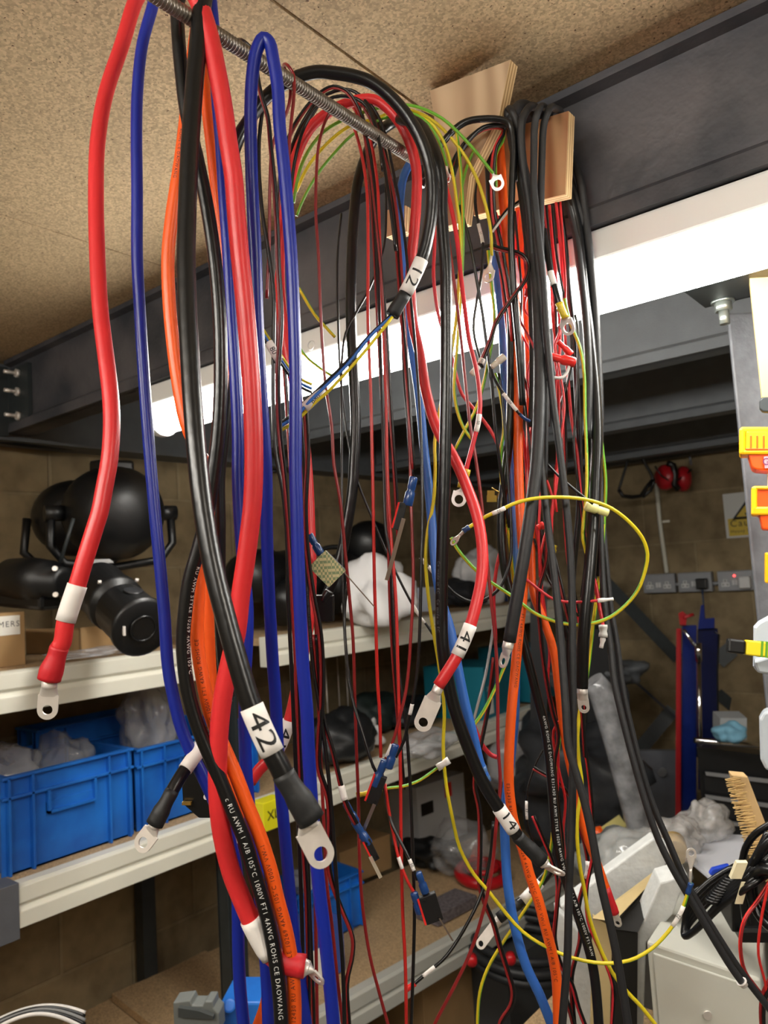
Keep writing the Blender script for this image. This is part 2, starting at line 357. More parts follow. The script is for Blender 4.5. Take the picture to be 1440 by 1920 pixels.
def cable(label, r, m, s, d0, d1, parts=(), name='power_cable', cat='cable', group=None, n=None, stripe=None, core='sheath', prints=()):
    """parts: ('sleeve',a,b,text,size) ('shrink',a,b,mat,k) ('lug',x1,y1,x2,y2,width_mm,hole_mm,tilt) ('crimp',a,b,mat,k) ('ring',x,y,d_mm) ('ferrule',a,b)"""
    r = r/1000; pts, idx = path(s, d0, d1); n = n or (18 if r > .004 else 10 if r > .0018 else 8)
    multi = bool(parts or prints)
    top = thing(name, label, cat, pts[0], group) if multi else None
    mb = MB()
    if stripe: mb.tube(pts, r, n, mfn=lambda i, j: 1 if (j+3+int(i*.05)) % n < n*.34 else 0); ms = [m, stripe]
    else: mb.tube(pts, r, n); ms = [m]
    sh = mk(core if multi else name, mb, ms, top)
    if not multi: tag(sh, label, cat, group)
    dd = dep(pts[-1])
    for q in parts:
        k = q[0]
        if k == 'sleeve':
            sp = sub(pts, idx, q[1], q[2]); o = mk('marker_sleeve', MB().tube(sp, r*1.1+.0002, n), WHT, top, label='white marker sleeve')
            if len(q) > 3 and q[3]: wrap('printed_number', sp, q[3], q[4]/1000, r*1.1+.0002, INK, o, phi=(q[5] if len(q) > 5 else 0.))
        elif k == 'shrink':
            sp = sub(pts, idx, q[1], q[2]); kk = q[4]; nn = len(sp)-1
            rr = [r*(1.06+(kk-1.06)*(.5-.5*cos(pi*min(1, max(0, (i/nn-.35)/.3))))+.02*sin(i*2.1)) for i in range(nn+1)]
            mk('heat_shrink', MB().tube(sp, rr, n), q[3], top, label=None)
        elif k == 'crimp':
            sp = sub(pts, idx, q[1], q[2]); nn = len(sp)-1
            rr = [max(r*q[4], .0012)*(1 if abs(i/nn-.5) > .12 else .82) for i in range(nn+1)]
            mk('crimp_barrel', MB().tube(sp, rr, 14), q[3], top)
        elif k == 'ferrule':
            sp = sub(pts, idx, q[1], q[2]); nn = len(sp)-1
            mk('wire_ferrule', MB().tube(sp, [r*1.5 if i < nn*.5 else r*1.08 for i in range(nn+1)], 10), WHT if len(q) < 4 else q[3], top)
        elif k == 'lug':
            p1 = P(q[1], q[2], dd); tp = P(q[3], q[4], dd); tan = (pts[-1]-pts[-3]).normalized()
            o, nr = lug(pts[-1], tan, p1, tp, r*.86, q[5]/1000, q[6]/1000, top, tilt=(q[7] if len(q) > 7 else 0))
        elif k == 'ring':
            tp = P(q[1], q[2], dd); tan = (pts[-1]-pts[-3]).normalized(); w_ = q[3]/1000
            p1 = tp-(tp-pts[-1]).normalized()*w_*.98
            lug(pts[-1], tan, p1, tp, max(r*.8, .0012), w_, w_*.3, top, name='ring_terminal', tilt=(q[4] if len(q) > 4 else 0))
    for q in prints:                          # (a, b, text, size_mm, ink, phi, reversed, start)
        wrap('printed_lettering', sub(pts, idx, q[0], q[1]), q[2], q[3]/1000, r, q[4], top, s0=q[7] if len(q) > 7 else 0., phi=q[5], rev=q[6])
    return top or sh
def twin(label, s, d0, d1, r=1.2, ms=None, group=None, tw=9., parts=(), name='twin_wire', ph=0.):
    pts, idx = path(s, d0, d1, .007); r = r/1000; ms = ms or (MAR, BLK); t = thing(name, label, 'wire', pts[0], group)
    for k, (m, nm) in enumerate(zip(ms, ('red_core', 'black_core'))):
        o = []; acc = 0
        for i, q in enumerate(pts):
            tn = (pts[min(i+1, len(pts)-1)]-pts[max(i-1, 0)]).normalized(); vw = (FACE-q); vw = (vw-tn*vw.dot(tn)).normalized(); sd = vw.cross(tn)
            if i: acc += (q-pts[i-1]).length
            a = ph+.75*sin(acc*tw)+.4*sin(acc*tw*2.3+ph); o.append(q+(sd*cos(a)+vw*sin(a))*r*(1 if k else -1))
        mk(nm, MB().tube(o, r, 8), m, t)
    for q in parts:
        sp = sub(pts, idx, q[1], q[2]); o = mk('marker_sleeve', MB().tube(sp, r*2.3, 12), WHT, t, label='white marker sleeve')
        if len(q) > 3 and q[3]: wrap('printed_number', sp, q[3], q[4]/1000, r*2.3, INK, o)
    return t
# threaded rod the cables hang on
ra, rb_ = H(0, 215, -45, -.515), H(0, 775, 292, -.515); ra.z = rb_.z = 2.002
mb = MB(); Lr = (rb_-ra).length; prof = []
k = int(Lr/.0034)
for i in range(k): h = Lr*i/k; prof += [(h, .0052), (h+Lr/k*.35, .0070), (h+Lr/k*.6, .0070)]
mb.lathe(ra, rb_-ra, prof, 20)
mk('threaded_rod', mb, mat('zinc_plated_thread', (150, 142, 134), .38, .85, nz=.2, nscale=60), label='long zinc threaded rod the cables hang over, fixed to the plywood hanger', cat='rod')
PLY = None
def plywood():
    m = bpy.data.materials.new('plywood_face'); m.use_nodes = True; nt = m.node_tree; b = nt.nodes['Principled BSDF']; L = nt.links.new
    tc = nt.nodes.new('ShaderNodeTexCoord'); mp = nt.nodes.new('ShaderNodeMapping'); mp.inputs['Scale'].default_value = (1, 1, .12); L(tc.outputs['Object'], mp.inputs[0])
    wv = nt.nodes.new('ShaderNodeTexWave'); wv.bands_direction = 'X'; wv.inputs['Scale'].default_value = 9; wv.inputs['Distortion'].default_value = 9; wv.inputs['Detail'].default_value = 3; L(mp.outputs[0], wv.inputs[0])
    r = nt.nodes.new('ShaderNodeValToRGB'); r.color_ramp.elements[0].color = (*s2l((176, 120, 82)), 1); r.color_ramp.elements[1].color = (*s2l((216, 170, 126)), 1)
    L(wv.outputs['Fac'], r.inputs[0]); L(r.outputs[0], b.inputs['Base Color']); b.inputs['Roughness'].default_value = .7; return m
def plyedge():
    m = bpy.data.materials.new('plywood_edge'); m.use_nodes = True; nt = m.node_tree; b = nt.nodes['Principled BSDF']; L = nt.links.new
    tc = nt.nodes.new('ShaderNodeTexCoord'); wv = nt.nodes.new('ShaderNodeTexWave'); wv.bands_direction = 'Y'; wv.inputs['Scale'].default_value = 55; wv.inputs['Distortion'].default_value = .6; L(tc.outputs['Object'], wv.inputs[0])
    r = nt.nodes.new('ShaderNodeValToRGB'); r.color_ramp.elements[0].color = (*s2l((168, 128, 84)), 1); r.color_ramp.elements[1].color = (*s2l((228, 200, 150)), 1)
    L(wv.outputs['Fac'], r.inputs[0]); L(r.outputs[0], b.inputs['Base Color']); b.inputs['Roughness'].default_value = .8; return m
PLY, PLYE = plywood(), plyedge()
def plypanel(pxs, y, th=.018):
    poly = [H(1, a, b, y) for a, b in pxs]; mb = MB(); mb.prism(poly, (0, th, 0), 1); mb.m[-len(poly)-2] = 0; mb.m[-len(poly)-1] = 0; return mb
PLY2 = plywood(); PLY2.name = 'pale_plywood_face'
for _e, _c in zip([n for n in PLY2.node_tree.nodes if n.type == 'VALTORGB'][0].color_ramp.elements, ((170, 142, 112), (198, 172, 140))): _e.color = (*s2l(_c), 1)
t = thing('plywood_hanger', 'two-board plywood hanger screwed under the ceiling, carrying the rod and cables', 'bracket', H(1, 900, 300, .8))
mk('upper_board', plypanel([(806, 170), (957, 112), (936, 215), (880, 330), (870, 416), (822, 428), (826, 300)], .82), [PLY2, PLYE], t)
mk('lower_board', plypanel([(884, 262), (1066, 208), (1060, 364), (888, 404)], .895), [PLY, PLYE], t)
mk('small_board', plypanel([(722, 395), (760, 385), (758, 432), (724, 445)], .79), [PLY, PLYE], t)
mk('peg_rod', MB().cyl(H(1, 900, 290, .84), H(1, 900, 290, .84)+V((0, .1, 0)), .006), TIN, t)
# --- the thick cables at the left
T4 = 'AWM STYLE 10269 4AWG 105°C 1000V FT1 4AWG ROHS CE DAOWANG  E312430 RU AWM STYLE 10269  '
cable('thick red cable hanging farthest left, plain white sleeve and red heat-shrink lug', 7.5, RED,
 '330,-70,.80 292,-45 268,-20 255,0 229,83 198,177 183,267 180,367 182,467 188,580 200,680 206,730 209,770 209,813 205,863 196,913 187,960 180,983 159,1050 145,1097 123,1165 117,1205 111,1215 105,1235 97,1256 92,1274', .80, .66,
 (('sleeve', 19, 20), ('shrink', 21.8, 25, RSHR, 1.32), ('lug', 91, 1304, 88, 1349, 17, 4.2, .25)))
cable('thick blue cable hanging second from the left beside the long red one', 5.7, BLUE,
 '345,-60,.78 312,-40 293,-15 286,13 267,83 258,167 256,233 257,367 257,480 262,580 268,680 275,780 283,880 290,960 299,1050 308,1150 315,1250 327,1315 340,1365 358,1410 380,1455 405,1510 432,1580 444,1640 446,1700 447,1780 450,1850 458,1935 465,2000', .77, .70)
cable('thick black cable in front of all, white sleeve marked 42 and large lug', 7.9, BLK,
 '398,-55,.68 385,-20 378,20 372,80 366,140 360,220 355,300 351,400 349,480 351,570 355,650 361,750 369,850 381,955 399,1060 421,1150 447,1245 472,1325 511,1412 524,1436 536,1460 562,1500 584,1538', .64, .555,
 (('sleeve', 17, 18, '42', 21), ('shrink', 19.6, 22, SHR, 1.28), ('lug', 578, 1556, 613, 1624, 20, 5.2, -.15)),
 prints=((6, 16, 'HI-FLEX         ', 4, GINK, 1.1, False, .03),))
cable('black 4AWG cable with white lettering crossing behind the 42 cable', 6.2, BLK,
 '372,-60,.70 350,-30 334,0 334,60 340,133 350,213 368,290 385,370 402,480 411,580 414,680 413,747 409,813 401,880 389,960 372,1030 355,1090 347,1150 343,1200 347,1260 356,1310 374,1370 397,1425 420,1480 438,1525 457,1570 477,1636 497,1705 512,1773 522,1840 527,1900 531,1990', .68, .65,
 prints=((15.5, 22, 'RU AWM STYLE 10269 4AWG 105°C', 5.0, WINK, .75, False, .0), (23.3, 32, 'c RU AWM 1 A/B 105°C 1000V FT1 4AWG ROHS CE DAOWANG', 5.6, WINK, -.1, False, .0)))
cable('orange cable partly hidden behind the black 42 cable, bottom end curling left', 5.6, ORG,
 '395,-50,.76 385,20 381,100 387,190 397,280 408,380 419,480 424,560 423,640 415,740 404,850 393,950 386,1050 390,1150 394,1240 399,1310 412,1380 432,1450 458,1540 482,1640 500,1740 507,1820 499,1880 482,1930 462,1990', .74, .72)
cable('orange 4AWG cable with dark lettering running beside the big red one', 6.1, ORG,
 '386,-60,.73 368,60 352,190 340,290 323,400 315,480 317,560 325,650 335,725 348,790 368,840 384,870 390,920 384,990 376,1060 371,1130 370,1200 379,1267 395,1340 417,1395 441,1450 460,1500 487,1567 510,1640 520,1685 536,1745 547,1807 552,1873 552,1925 548,1990', .71, .66,
 prints=((2, 6, 'ROHS CE DAOWANG', 4.2, OINK, -.5, False, .03), (12, 19, 'RU   105°C 1000V FT1 4AWG ROHS CE', 4.6, OINK, .1, True, .0), (19.3, 29, 'E312430 RU AWM STYLE 10269 4AWG 105°C 1000V VW-1', 5.2, OINK, .1, True, .03)))
cable('fattest red cable draping through the left bundle, red-sleeved lug end at the bottom', 8.2, RED,
 '310,-70,.68 335,-45 358,-20 371,0 393,67 407,133 419,200 428,267 438,333 443,400 450,480 457,547 462,600 470,700 475,800 476,880 473,950 468,995 461,1050 451,1117 444,1183 429,1250 418,1305 411,1367 408,1433 409,1500 417,1567 433,1633 447,1670 466,1715 484,1752 508,1790 535,1806 572,1812', .62, .66,
 (('sleeve', 29.2, 31), ('shrink', 31.4, 33, RSHR, 1.15), ('lug', 584, 1822, 606, 1846, 15, 4, 1.2)))
cable('thick blue cable mostly hidden behind the fattest red cable', 5.6, BLUE,
 '352,-65,.74 375,-50 392,-20 398,20 402,70 404,133 408,200 414,267 420,367 428,480 432,560 437,640 442,720 446,820 446,900 449,970 456,1060 464,1140 463,1210 459,1280 459,1367 461,1433 466,1500 474,1570 484,1650 494,1750 501,1850 505,1990', .70, .69)
cable('thick blue cable looped once over the rod in a hairpin, both legs hanging', 5.8, BLUE,
 '576,1990 574,1920 563,1840 553,1773 545,1690 537,1600 528,1500 521,1400 516,1300 512,1250 508,1183 503,1083 500,983 499,880 494,800 487,690 482,580 479,480 475,400 471,300 470,200 474,133 482,92 494,72 505,80,.70 512,110 521,167 524,233 531,300 540,400 546,480 549,540 552,620 554,700 554,800 554,880 556,950 559,1050 563,1150 568,1250 575,1330 578,1400 584,1500 592,1600 600,1680 611,1773 621,1873 626,1930 630,1990', .74, .66)
cable('black cable arching widest over the rod, marked 12, cores splayed at its end', 6.6, BLK,
 '428,1306,.76 424,1270 419,1230 415,1170 411,1080 411,980 410,900 420,800 432,650 436,480 434,370 434,300 450,252 464,230 490,192 515,168 557,145 593,135 627,137 660,142 693,153 727,177 760,213 783,250 800,290 809,333 810,383 803,440 790,487 760,550 747,571 735,592', .78, .80,
 (('sleeve', 28, 29, '12', 17), ('shrink', 29.1, 31, SHR, 1.1)))
J = None
for k, (m, s, nm) in enumerate(((LBLUE, '738,588 695,630 650,685 607,727 583,750 555,780 520,802', 'blue'), (YEL, '736,594 698,642 655,692 612,737 588,757 560,785 523,810', 'yellow'), (BLK, '734,590 690,632 648,680 603,724 580,745 550,775 522,797', 'black'), (LBLUE, '740,594 700,636 654,688 608,730 585,752 556,780 524,804', 'light blue'))):
    if k < 3: cable('thin %s core fanning out of the cable marked 12, tagged 089 with its neighbours' % nm, 1.7, m, s, .80-.004*(k % 2), .78+.004*k, name='cable_core', group=None)
p_, i_ = path('606,732 570,766', .795, .785); o = mk('marker_sleeve', MB().tube(p_, .0052, 14), WHT, label='white sleeve marked 089 gathering the splayed cores of the 12 cable', cat='sleeve')
wrap('printed_number', p_, '089', 8/1000, .0052, INK, o)
cable('thick red cable looped inside the big black arch, sleeve marked 41 on each end', 6.1, RED,
 '470,1466,.80 487,1442 520,1408 541,1355 552,1310 566,1240 578,1170 583,1100 581,1000 577,900 567,800 548,700 530,600 524,500 530,420 543,345 556,290 580,242,.90 607,217 640,198 670,188 700,187 727,203 753,236 770,272 781,320 781,370 777,430 771,490 770,550,.90 775,610 787,663 800,740 820,805 853,862 877,917 893,962 902,1005 905,1050 902,1090 893,1133 882,1172 858,1228 840,1258 822,1286', .80, .78,
 (('sleeve', 3.1, 2, '41', 17), ('sleeve', 41, 42.05, '41', 17), ('lug', 812, 1312, 787, 1370, 18.5, 4.8, .1)))
cable('thick glossy black cable hanging mid-bundle, sleeve marked 14 above a twisted lug', 6.6, BLK,
 '603,1145,.93 612,1120 625,1085 640,1040 651,985 661,917 665,850 667,790 663,700 658,600 659,500 664,400 671,340 685,295,.98 705,255 735,230,.92 765,225,.88 787,235 805,262 820,300,.84 828,345 828,400 835,490 837,580 837,700 835,817 833,917 830,1017 828,1117 829,1200 838,1267 853,1333 877,1400 902,1460 932,1510 963,1557 975,1573 995,1592 1016,1615', 1.0, .80,
 (('sleeve', 34.1, 35, '14', 15, .3), ('shrink', 35.6, 38, SHR, 1.18), ('lug', 1028, 1626, 1058, 1641, 16, 4, 1.25)),
 prints=((22, 27, 'Ce made in EC   Ce made in EC', 4.6, GINK, .35, False, .02), (27, 32, 'Ce made in EC   Ce made in EC', 4.6, GINK, -.6, False, .02)))
cable('black cable end at lower left, plain white sleeve and lug pointing down-left', 6.0, BLK,
 '426,1310,.74 410,1345 388,1382 372,1408 349,1440 330,1470 318,1492 303,1520 290,1545', .73, .68,
 (('sleeve', 2.6, 4.1), ('shrink', 5.6, 8, SHR, 1.3), ('lug', 284, 1560, 258, 1594, 17.5, 4.6, .35)))
# thinner wires over the left end of the rod
twin('red and black twin wire hooked over the rod left of the blue hairpin',
 '446,77,.76 458,80,.74 475,98 481,133 490,180 502,220 508,280 514,340 519,420 522,500 527,600 521,700 524,800 534,900 541,1000 548,1120 556,1250 562,1400 568,1560 576,1700 580,1990', .76, .74, 1.35)
cable('thin dark red wire looping tightly over the rod right of the blue hairpin', 1.7, MAR,
 '500,560,.80 505,450 506,350 510,280 520,245 538,210 545,170 540,140 532,125,.79 540,123,.77 550,140 551,180 546,230 542,280 543,340 548,420 547,520 546,640 552,760 560,900 566,1040 571,1180 578,1320 585,1480 590,1640 596,1990', .80, .76)
cable('thin single red wire hanging alone over the beam, left of the light gap', 1.75, MAR,
 '628,193,.86 617,213 607,235 597,275 593,333 592,400 597,480 600,560 604,640 610,720 622,800 626,870 637,933 647,1033 655,1117 662,1200 665,1300 668,1400 672,1500 673,1573 676,1650 681,1710 693,1790 712,1865 730,1930 745,1990', .84, .80)
cable('bright thin red wire falling straight past the tip of the switch lever', 1.8, REDT,
 '640,200,.88 660,230 678,290 688,360 690,450 690,600 695,733 698,860 700,967 702,1083 705,1183 708,1280 712,1340 714,1420', .87, .82)
cable('thin red wire running straight down to the bottom edge, mid-picture', 1.8, REDT,
 '655,190,.92 690,250 706,330 712,450 718,600 724,760 727,900 734,1020 742,1120 746,1250 750,1400 752,1573 755,1707 760,1807 762,1925 763,1990', .88, .78)
cable('thin red wire paired beside the long black wire above the lower switches', 1.7, MAR,
 '672,187,.90 700,235 720,290 738,360 748,440 756,560 764,700 768,830 772,983 775,1083 771,1183 762,1290 748,1350 735,1395 722,1425', .88, .80, (('sleeve', 13, 13.8),))
cable('long thin black wire with faint print falling right of the red pair', 1.7, BLK,
 '690,190,.90 708,215 722,250 733,300 745,360 757,430 766,520 776,620 784,720 790,830 792,983 790,1050 788,1150 783,1250 773,1320 767,1345 757,1390 742,1420', .87, .80, (('sleeve', 14, 14.8),),
 prints=((9, 14, 'H05V-K 1,5 CE   H05V-K 1,5 CE', 2.2, GINK, 0, False, .0),))
cable('thin black wire with grey print running down to the bottom edge beside the red one', 1.75, BLK,
 '680,215,.93 694,280 703,350 707,450 712,600 716,750 720,900 724,1000 736,1060 737,1120 742,1190 748,1260 760,1350 768,1450 773,1573 777,1707 775,1807 771,1925 769,1990', .88, .775,
 prints=((8, 17, 'H05V-K CE 1,5   H05V-K CE 1,5   H05V-K CE 1,5   H05V-K CE 1,5', 2.2, GINK, 0, False, .0),))
cable('thin black wire crossing diagonally to a white ferrule in front of the white bag', 1.5, BLK,
 '640,400,.98 633,480 634,600 638,700 646,780 657,850 673,910 693,960 727,1040 757,1103 783,1150 800,1172 812,1190', 1.0, .92, (('ferrule', 9.6, 10.8),))
cable('thin black wire crossing the LED batten diagonally then falling behind', 1.5, BLK,
 '722,300,.98 724,400 720,462 693,540 670,582 648,625 641,680 641,800 641,950 643,1100 648,1217 656,1290 672,1350 687,1400 700,1440', .98, .86)
cable('thin black wire hanging straight just left of the rod end legs', 1.5, BLK,
 '700,200,.97 722,280 735,350 742,450 752,560 757,700 765,800 768,850 775,900', .95, .86)
twin('dark red and black pair falling from the rod behind the bright red single', '668,180,.95 680,230 690,300 697,380 702,460 707,560 714,700 722,830 727,960 731,1100 738,1240 750,1390 757,1480', .95, .88, 1.3)
twin('dark red twin wire that runs closest beside the red 41 loop', '690,185,.92 708,230 725,300 737,390 745,480 754,600 764,720 771,820 775,880', .92, .84, 1.3)
twin('red and black twin wire just left of the loose black leg', '600,190,.92 585,215 560,250 550,300 541,370 533,450 527,520 530,640 538,760 545,880 552,980 556,1100 562,1220 570,1400 576,1600 584,1800 590,1990', .86, .80, 1.3)
cable('black wire arcing over the rod inside the black arch, left leg down', 2.0, BLK,
 '545,620,.88 541,520 541,430 546,350 555,290 572,235 600,195 640,180,.88 680,192 700,225 716,290 731,380 742,470', .86, .86)
cable('second black wire arcing over the rod just under the black arch', 2.0, BLK,
 '534,700,.9 530,560 530,420 536,330 549,270 570,225 600,185 640,168,.9 665,172 690,196 706,240 718,320', .88, .88)
twin('dark red pair arcing over the rod between black wires', '519,700,.89 517,560 519,420 526,330 541,260 565,215 600,175 625,163 650,172,.87 672,205 686,260 697,330 706,420 716,520 725,640 733,780 741,900 747,1010', .88, .85, 1.3)
cable('thin black wire hanging left, between the blue hairpin legs', 2.1, BLK,
 '493,200,.80 486,260 486,330 492,400 503,470 513,550 513,640 512,740 517,850 530,920 538,1010 540,1120 546,1240 552,1380 560,1560 566,1720 571,1990', .80, .76)
cable('long thin black wire hanging just right of the main blue leg', 2.0, BLK,
 '560,700,.80 566,800 571,900 574,1000 576,1100 581,1180 588,1260 600,1333 612,1420 623,1533 630,1640 636,1720 642,1800 645,1880 646,1990', .76, .74,
 prints=((4, 13, 'H05V-K 1,5 CE   H05V-K 1,5 CE   H05V-K 1,5 CE', 2.4, GINK, 0, False, .0),))
twin('red and black twin wire snaking down right of the main blue leg', '572,760,.79 577,850 573,950 577,1040 587,1115 599,1180 604,1250 603,1320 598,1390 598,1440 616,1500 618,1560 615,1600 621,1650 640,1703 661,1758 661,1790 650,1845 653,1920 656,1990', .78, .745, 1.55)
cable('thin dark red wire in the lower gap right of the main blue leg', 1.7, MAR,
 '592,1150,.80 596,1300 602,1440 608,1560 612,1650 623,1740 633,1840 643,1925 648,1990', .79, .76)
twin('red and black twin wire ending at the blue crimps of the clear-lever switch', '590,1190,.78 596,1270 607,1350 623,1405 643,1487 652,1515 668,1545', .78, .76, 1.5, parts=(('sleeve', 3.8, 4.4, ''),))
cable('thin black wire falling to the upper black lever switch', 1.6, BLK, '652,1090,.86 646,1150 650,1230 661,1310 680,1375 697,1430 706,1450', .85, .79)
cable('thin red wire crossing down to the lower right lever switch', 1.6, REDT, '722,1470,.80 729,1520 738,1565 747,1607 763,1650 780,1680', .79, .775, (('sleeve', 3.0, 3.5),))
cable('thin black wire crossing down to the lower right lever switch, tag half way', 1.6, BLK, '715,1440,.81 724,1500 735,1545 752,1580 765,1605 777,1635 782,1650', .79, .77, (('sleeve', 4.2, 4.9, '50', 4),))
# --- earth wires (green and yellow)
def earth(label, s, d0, d1, parts=(), r=2.0, **k): return cable(label, r, YEL, s, d0, d1, parts, name='earth_wire', cat='wire', n=12, stripe=GRN, **k)
earth('yellow-green earth wire arching over the rod to the ring terminal on the plywood', '550,380,.92 560,325 578,283 607,247 643,225 693,207 730,199 760,197 787,202 830,223 870,260 907,303 925,326', .92, .93, (('ring', 938, 356, 16),))
earth('yellow-green earth wire arching lower, ring terminal hanging below it', '555,360,.94 573,320 600,283 653,238 707,222 750,205 785,212 820,233 863,280 893,333 910,383 920,433 922,480', .93, .94, (('ring', 914, 530, 15, .5),))
earth('yellow-green earth wire ending in a small ring beside the upper plywood board', '556,405,.90 567,377 593,330 627,287 667,248 720,222 770,212 803,232 827,275 838,312', .92, .92, (('ring', 841, 342, 8, .9),), 1.7)
earth('long yellow-green earth wire sweeping low to a blue ring terminal tagged 72',
 '760,210,.92 803,227 830,262 847,317 857,383 863,433 862,500 855,600 840,700 822,780 815,830 816,880 812,945 802,995 798,1050 803,1117 812,1180 822,1240 833,1330 831,1400 836,1467 848,1533 862,1590 889,1640 915,1670 940,1702 980,1747 1027,1777 1077,1797 1130,1806 1180,1801 1220,1780 1253,1747 1277,1710 1290,1673 1296,1655', .92, .86,
 (('sleeve', 32.3, 33.3, '72', 5), ('crimp', 33.9, 35, CRB, 1.5), ('ring', 1296, 1590, 11, .3)))
earth('yellow-green earth wire forming the big open loop at right, blue crimp tagged 72',
 '846,1008,.93 858,1030 885,1062 915,1088 930,1098 953,1113 980,1133 1003,1150 1040,1165 1082,1172 1115,1168 1146,1156 1175,1133 1196,1106 1209,1072 1214,1039 1204,1008 1179,978 1146,953 1109,939 1068,933 1020,933 985,938 960,946 938,957 912,968 885,985 868,996', .93, .86,
 (('sleeve', 23.6, 24.6, '72', 4.5), ('crimp', 26.3, 27, CRB, 1.5), ('ring', 846, 1022, 9, .8)), r=2.1)
earth('yellow-green earth wire stub ending bare on the LED batten', '560,540,.95 567,552 590,590 610,613 628,632', .95, .95)
earth('yellow earth wire stub crossing the lit diffuser to a bare end', '545,610,.95 568,662 607,695 628,708', .95, .95, r=1.7)
earth('yellow-green earth wire hanging between red wires right of the 14 cable', '855,240,.94 862,300 868,400 866,520 858,640 852,740 868,800 890,830', .95, .95)
earth('yellow-green wire running diagonally from a white plug by the 14 cable down-left', '842,1425,.86 820,1440 787,1463 757,1474 727,1478 700,1485 668,1491', .84, .82, (('crimp', 0, 1, WHT, 2.6), ('crimp', 5.2, 6, CRY, 1.8)), r=1.6)
earth('yellow-green wire crossing diagonally below the right orange lettering', '952,1235,.92 933,1280 907,1333 887,1362 872,1385', .92, .9)
earth('yellow-green wire in front of the lowest shelf running to the bottom edge', '1050,1375,.98 1040,1480 1033,1590 1018,1650 995,1690 970,1727 940,1772 915,1815 900,1860 895,1930 896,1990', .98, .95)
earth('pair of yellow-green wires right of the black cables, upper part', '1058,560,.97 1070,607 1087,650 1095,700 1097,783 1100,850 1100,920 1094,980 1093,1010 1100,1040 1106,1080', .95, .93)
earth('bright yellow-green wire at the far right edge of the bundle', '1112,700,.98 1122,780 1130,850 1135,900 1132,983 1128,1040 1120,1110 1110,1190 1100,1270 1088,1330 1083,1380 1086,1430 1091,1470 1082,1540 1086,1615 1095,1665 1105,1720 1122,1770 1147,1822 1178,1862 1200,1885 1240,1935', .96, .9, r=2.3)
earth('yellow-green wire behind the orange cable at chest height', '928,700,.96 938,740 945,800 938,860 948,960 955,1010 961,1070 965,1120', .96, .96)
earth('yellow-green wire crossing diagonally behind the 104 wire', '915,470,.97 922,540 927,600 913,690 895,760 875,800 852,845', .97, .95)
# --- bundle labelled 80 at the left of the light
for k, (m, dy, nm) in enumerate(((YEL, -6, 'yellow'), (LBLUE, 2, 'blue'), (BLK, 9, 'black'))):
    cable('%s core of the small bundle tagged 80 crossing left of the batten' % nm, 1.6, m, ' '.join('%g,%g' % (a, b+dy) for a, b in ((478, 602), (492, 622), (510, 650), (527, 673), (545, 698), (566, 718), (585, 727))), .79-.004*k, .82, name='cable_core')
p_, i_ = path('503,642 524,676', .79, .79); o = mk('marker_sleeve', MB().tube(p_, .0047, 12), WHT, label='white sleeve tagged 80 on the small bundle at left of the batten', cat='sleeve'); wrap('printed_number', p_, '80', .008, .0047, INK, o)
# --- right-hand bundle
cable('orange cable with dark lettering in the middle of the right bundle', 5.9, ORG,
 '936,262,1.0 940,310 943,370 951,450 962,533 969,600 971,680 972,760 972,850 974,930 978,1000 982,1060 980,1120 973,1183 966,1260 959,1333 955,1400 954,1467 958,1510 964,1545 980,1592 993,1640 1010,1690 1023,1740 1036,1790 1044,1840 1047,1925 1048,1990', .97, .86,
 prints=((12, 17, 'FT1 4AWG ROHS CE DAOWANG', 5, OINK, .35, False, .02), (17, 25, 'E312430 RU AWM STYLE 10269 4AWG 105°C 1000V VW-1 RU AWM I A/B 105°C 1000V FT1 4AWG ROHS', 5.2, OINK, -.2, False, .0)))
cable('orange cable farther right with a red heat-shrink end and small lug at the bottom', 5.2, ORG,
 '962,262,1.04 968,340 976,430 983,533 990,640 993,760 995,900 996,1020 1000,1110 1020,1165 1038,1220 1047,1290 1054,1345 1064,1410 1078,1475 1090,1535 1104,1580 1122,1625 1138,1672 1148,1700 1152,1712', 1.0, .93,
 (('shrink', 17.8, 20, RSHR, 1.12), ('lug', 1156, 1722, 1160, 1738, 10, 2.6, .4)))
cable('black 4AWG cable with white lettering left of and then right of the orange one', 5.6, BLK,
 '912,262,1.0 918,330 924,410 935,470 947,520 957,583 959,650 958,750 955,820 946,900 941,950 941,1017 949,1080 965,1140 980,1200 993,1250 1008,1310 1022,1367 1031,1433 1037,1500 1043,1567 1056,1635 1073,1685 1092,1740 1107,1790 1116,1840 1123,1925 1127,1990', .98, .88,
 prints=((3, 7, '105°C 1000V FT1', 4.6, GINK, .2, False, .0), (16, 24, '4AWG ROHS CE DAOWANG E312430 RU AWM STYLE 10269 4AWG VW-1 RU AWM I A/B 105°C 1000V FT1 4AWG ROHS', 4.6, WINK, .3, False, .02)))
cable('mid-blue cable running straight beside the black lettered cable into the lower shelves', 5.6, LBLUE,
 '915,270,1.05 921,400 928,480 936,550 942,617 945,700 949,780 956,880 963,980 968,1060 968,1150 967,1250 965,1343 960,1400 951,1480 946,1533 948,1600 951,1650 960,1712 972,1765 988,1815 1012,1865 1038,1930 1065,1990', 1.02, .88)
cable('mid-blue cable ending in a clear tip just above the 14 sleeve', 5.4, LBLUE,
 '772,300,1.0 757,330 750,380 752,470 760,560 772,650 785,740 796,850 804,917 810,983 815,1050 826,1120 845,1183 858,1250 872,1320 885,1370 899,1430 912,1465', 1.02, .84,
 (('crimp', 16.2, 17, mat('clear_blue_tip', (90, 130, 180), .15, alpha=.7), 1.12),))
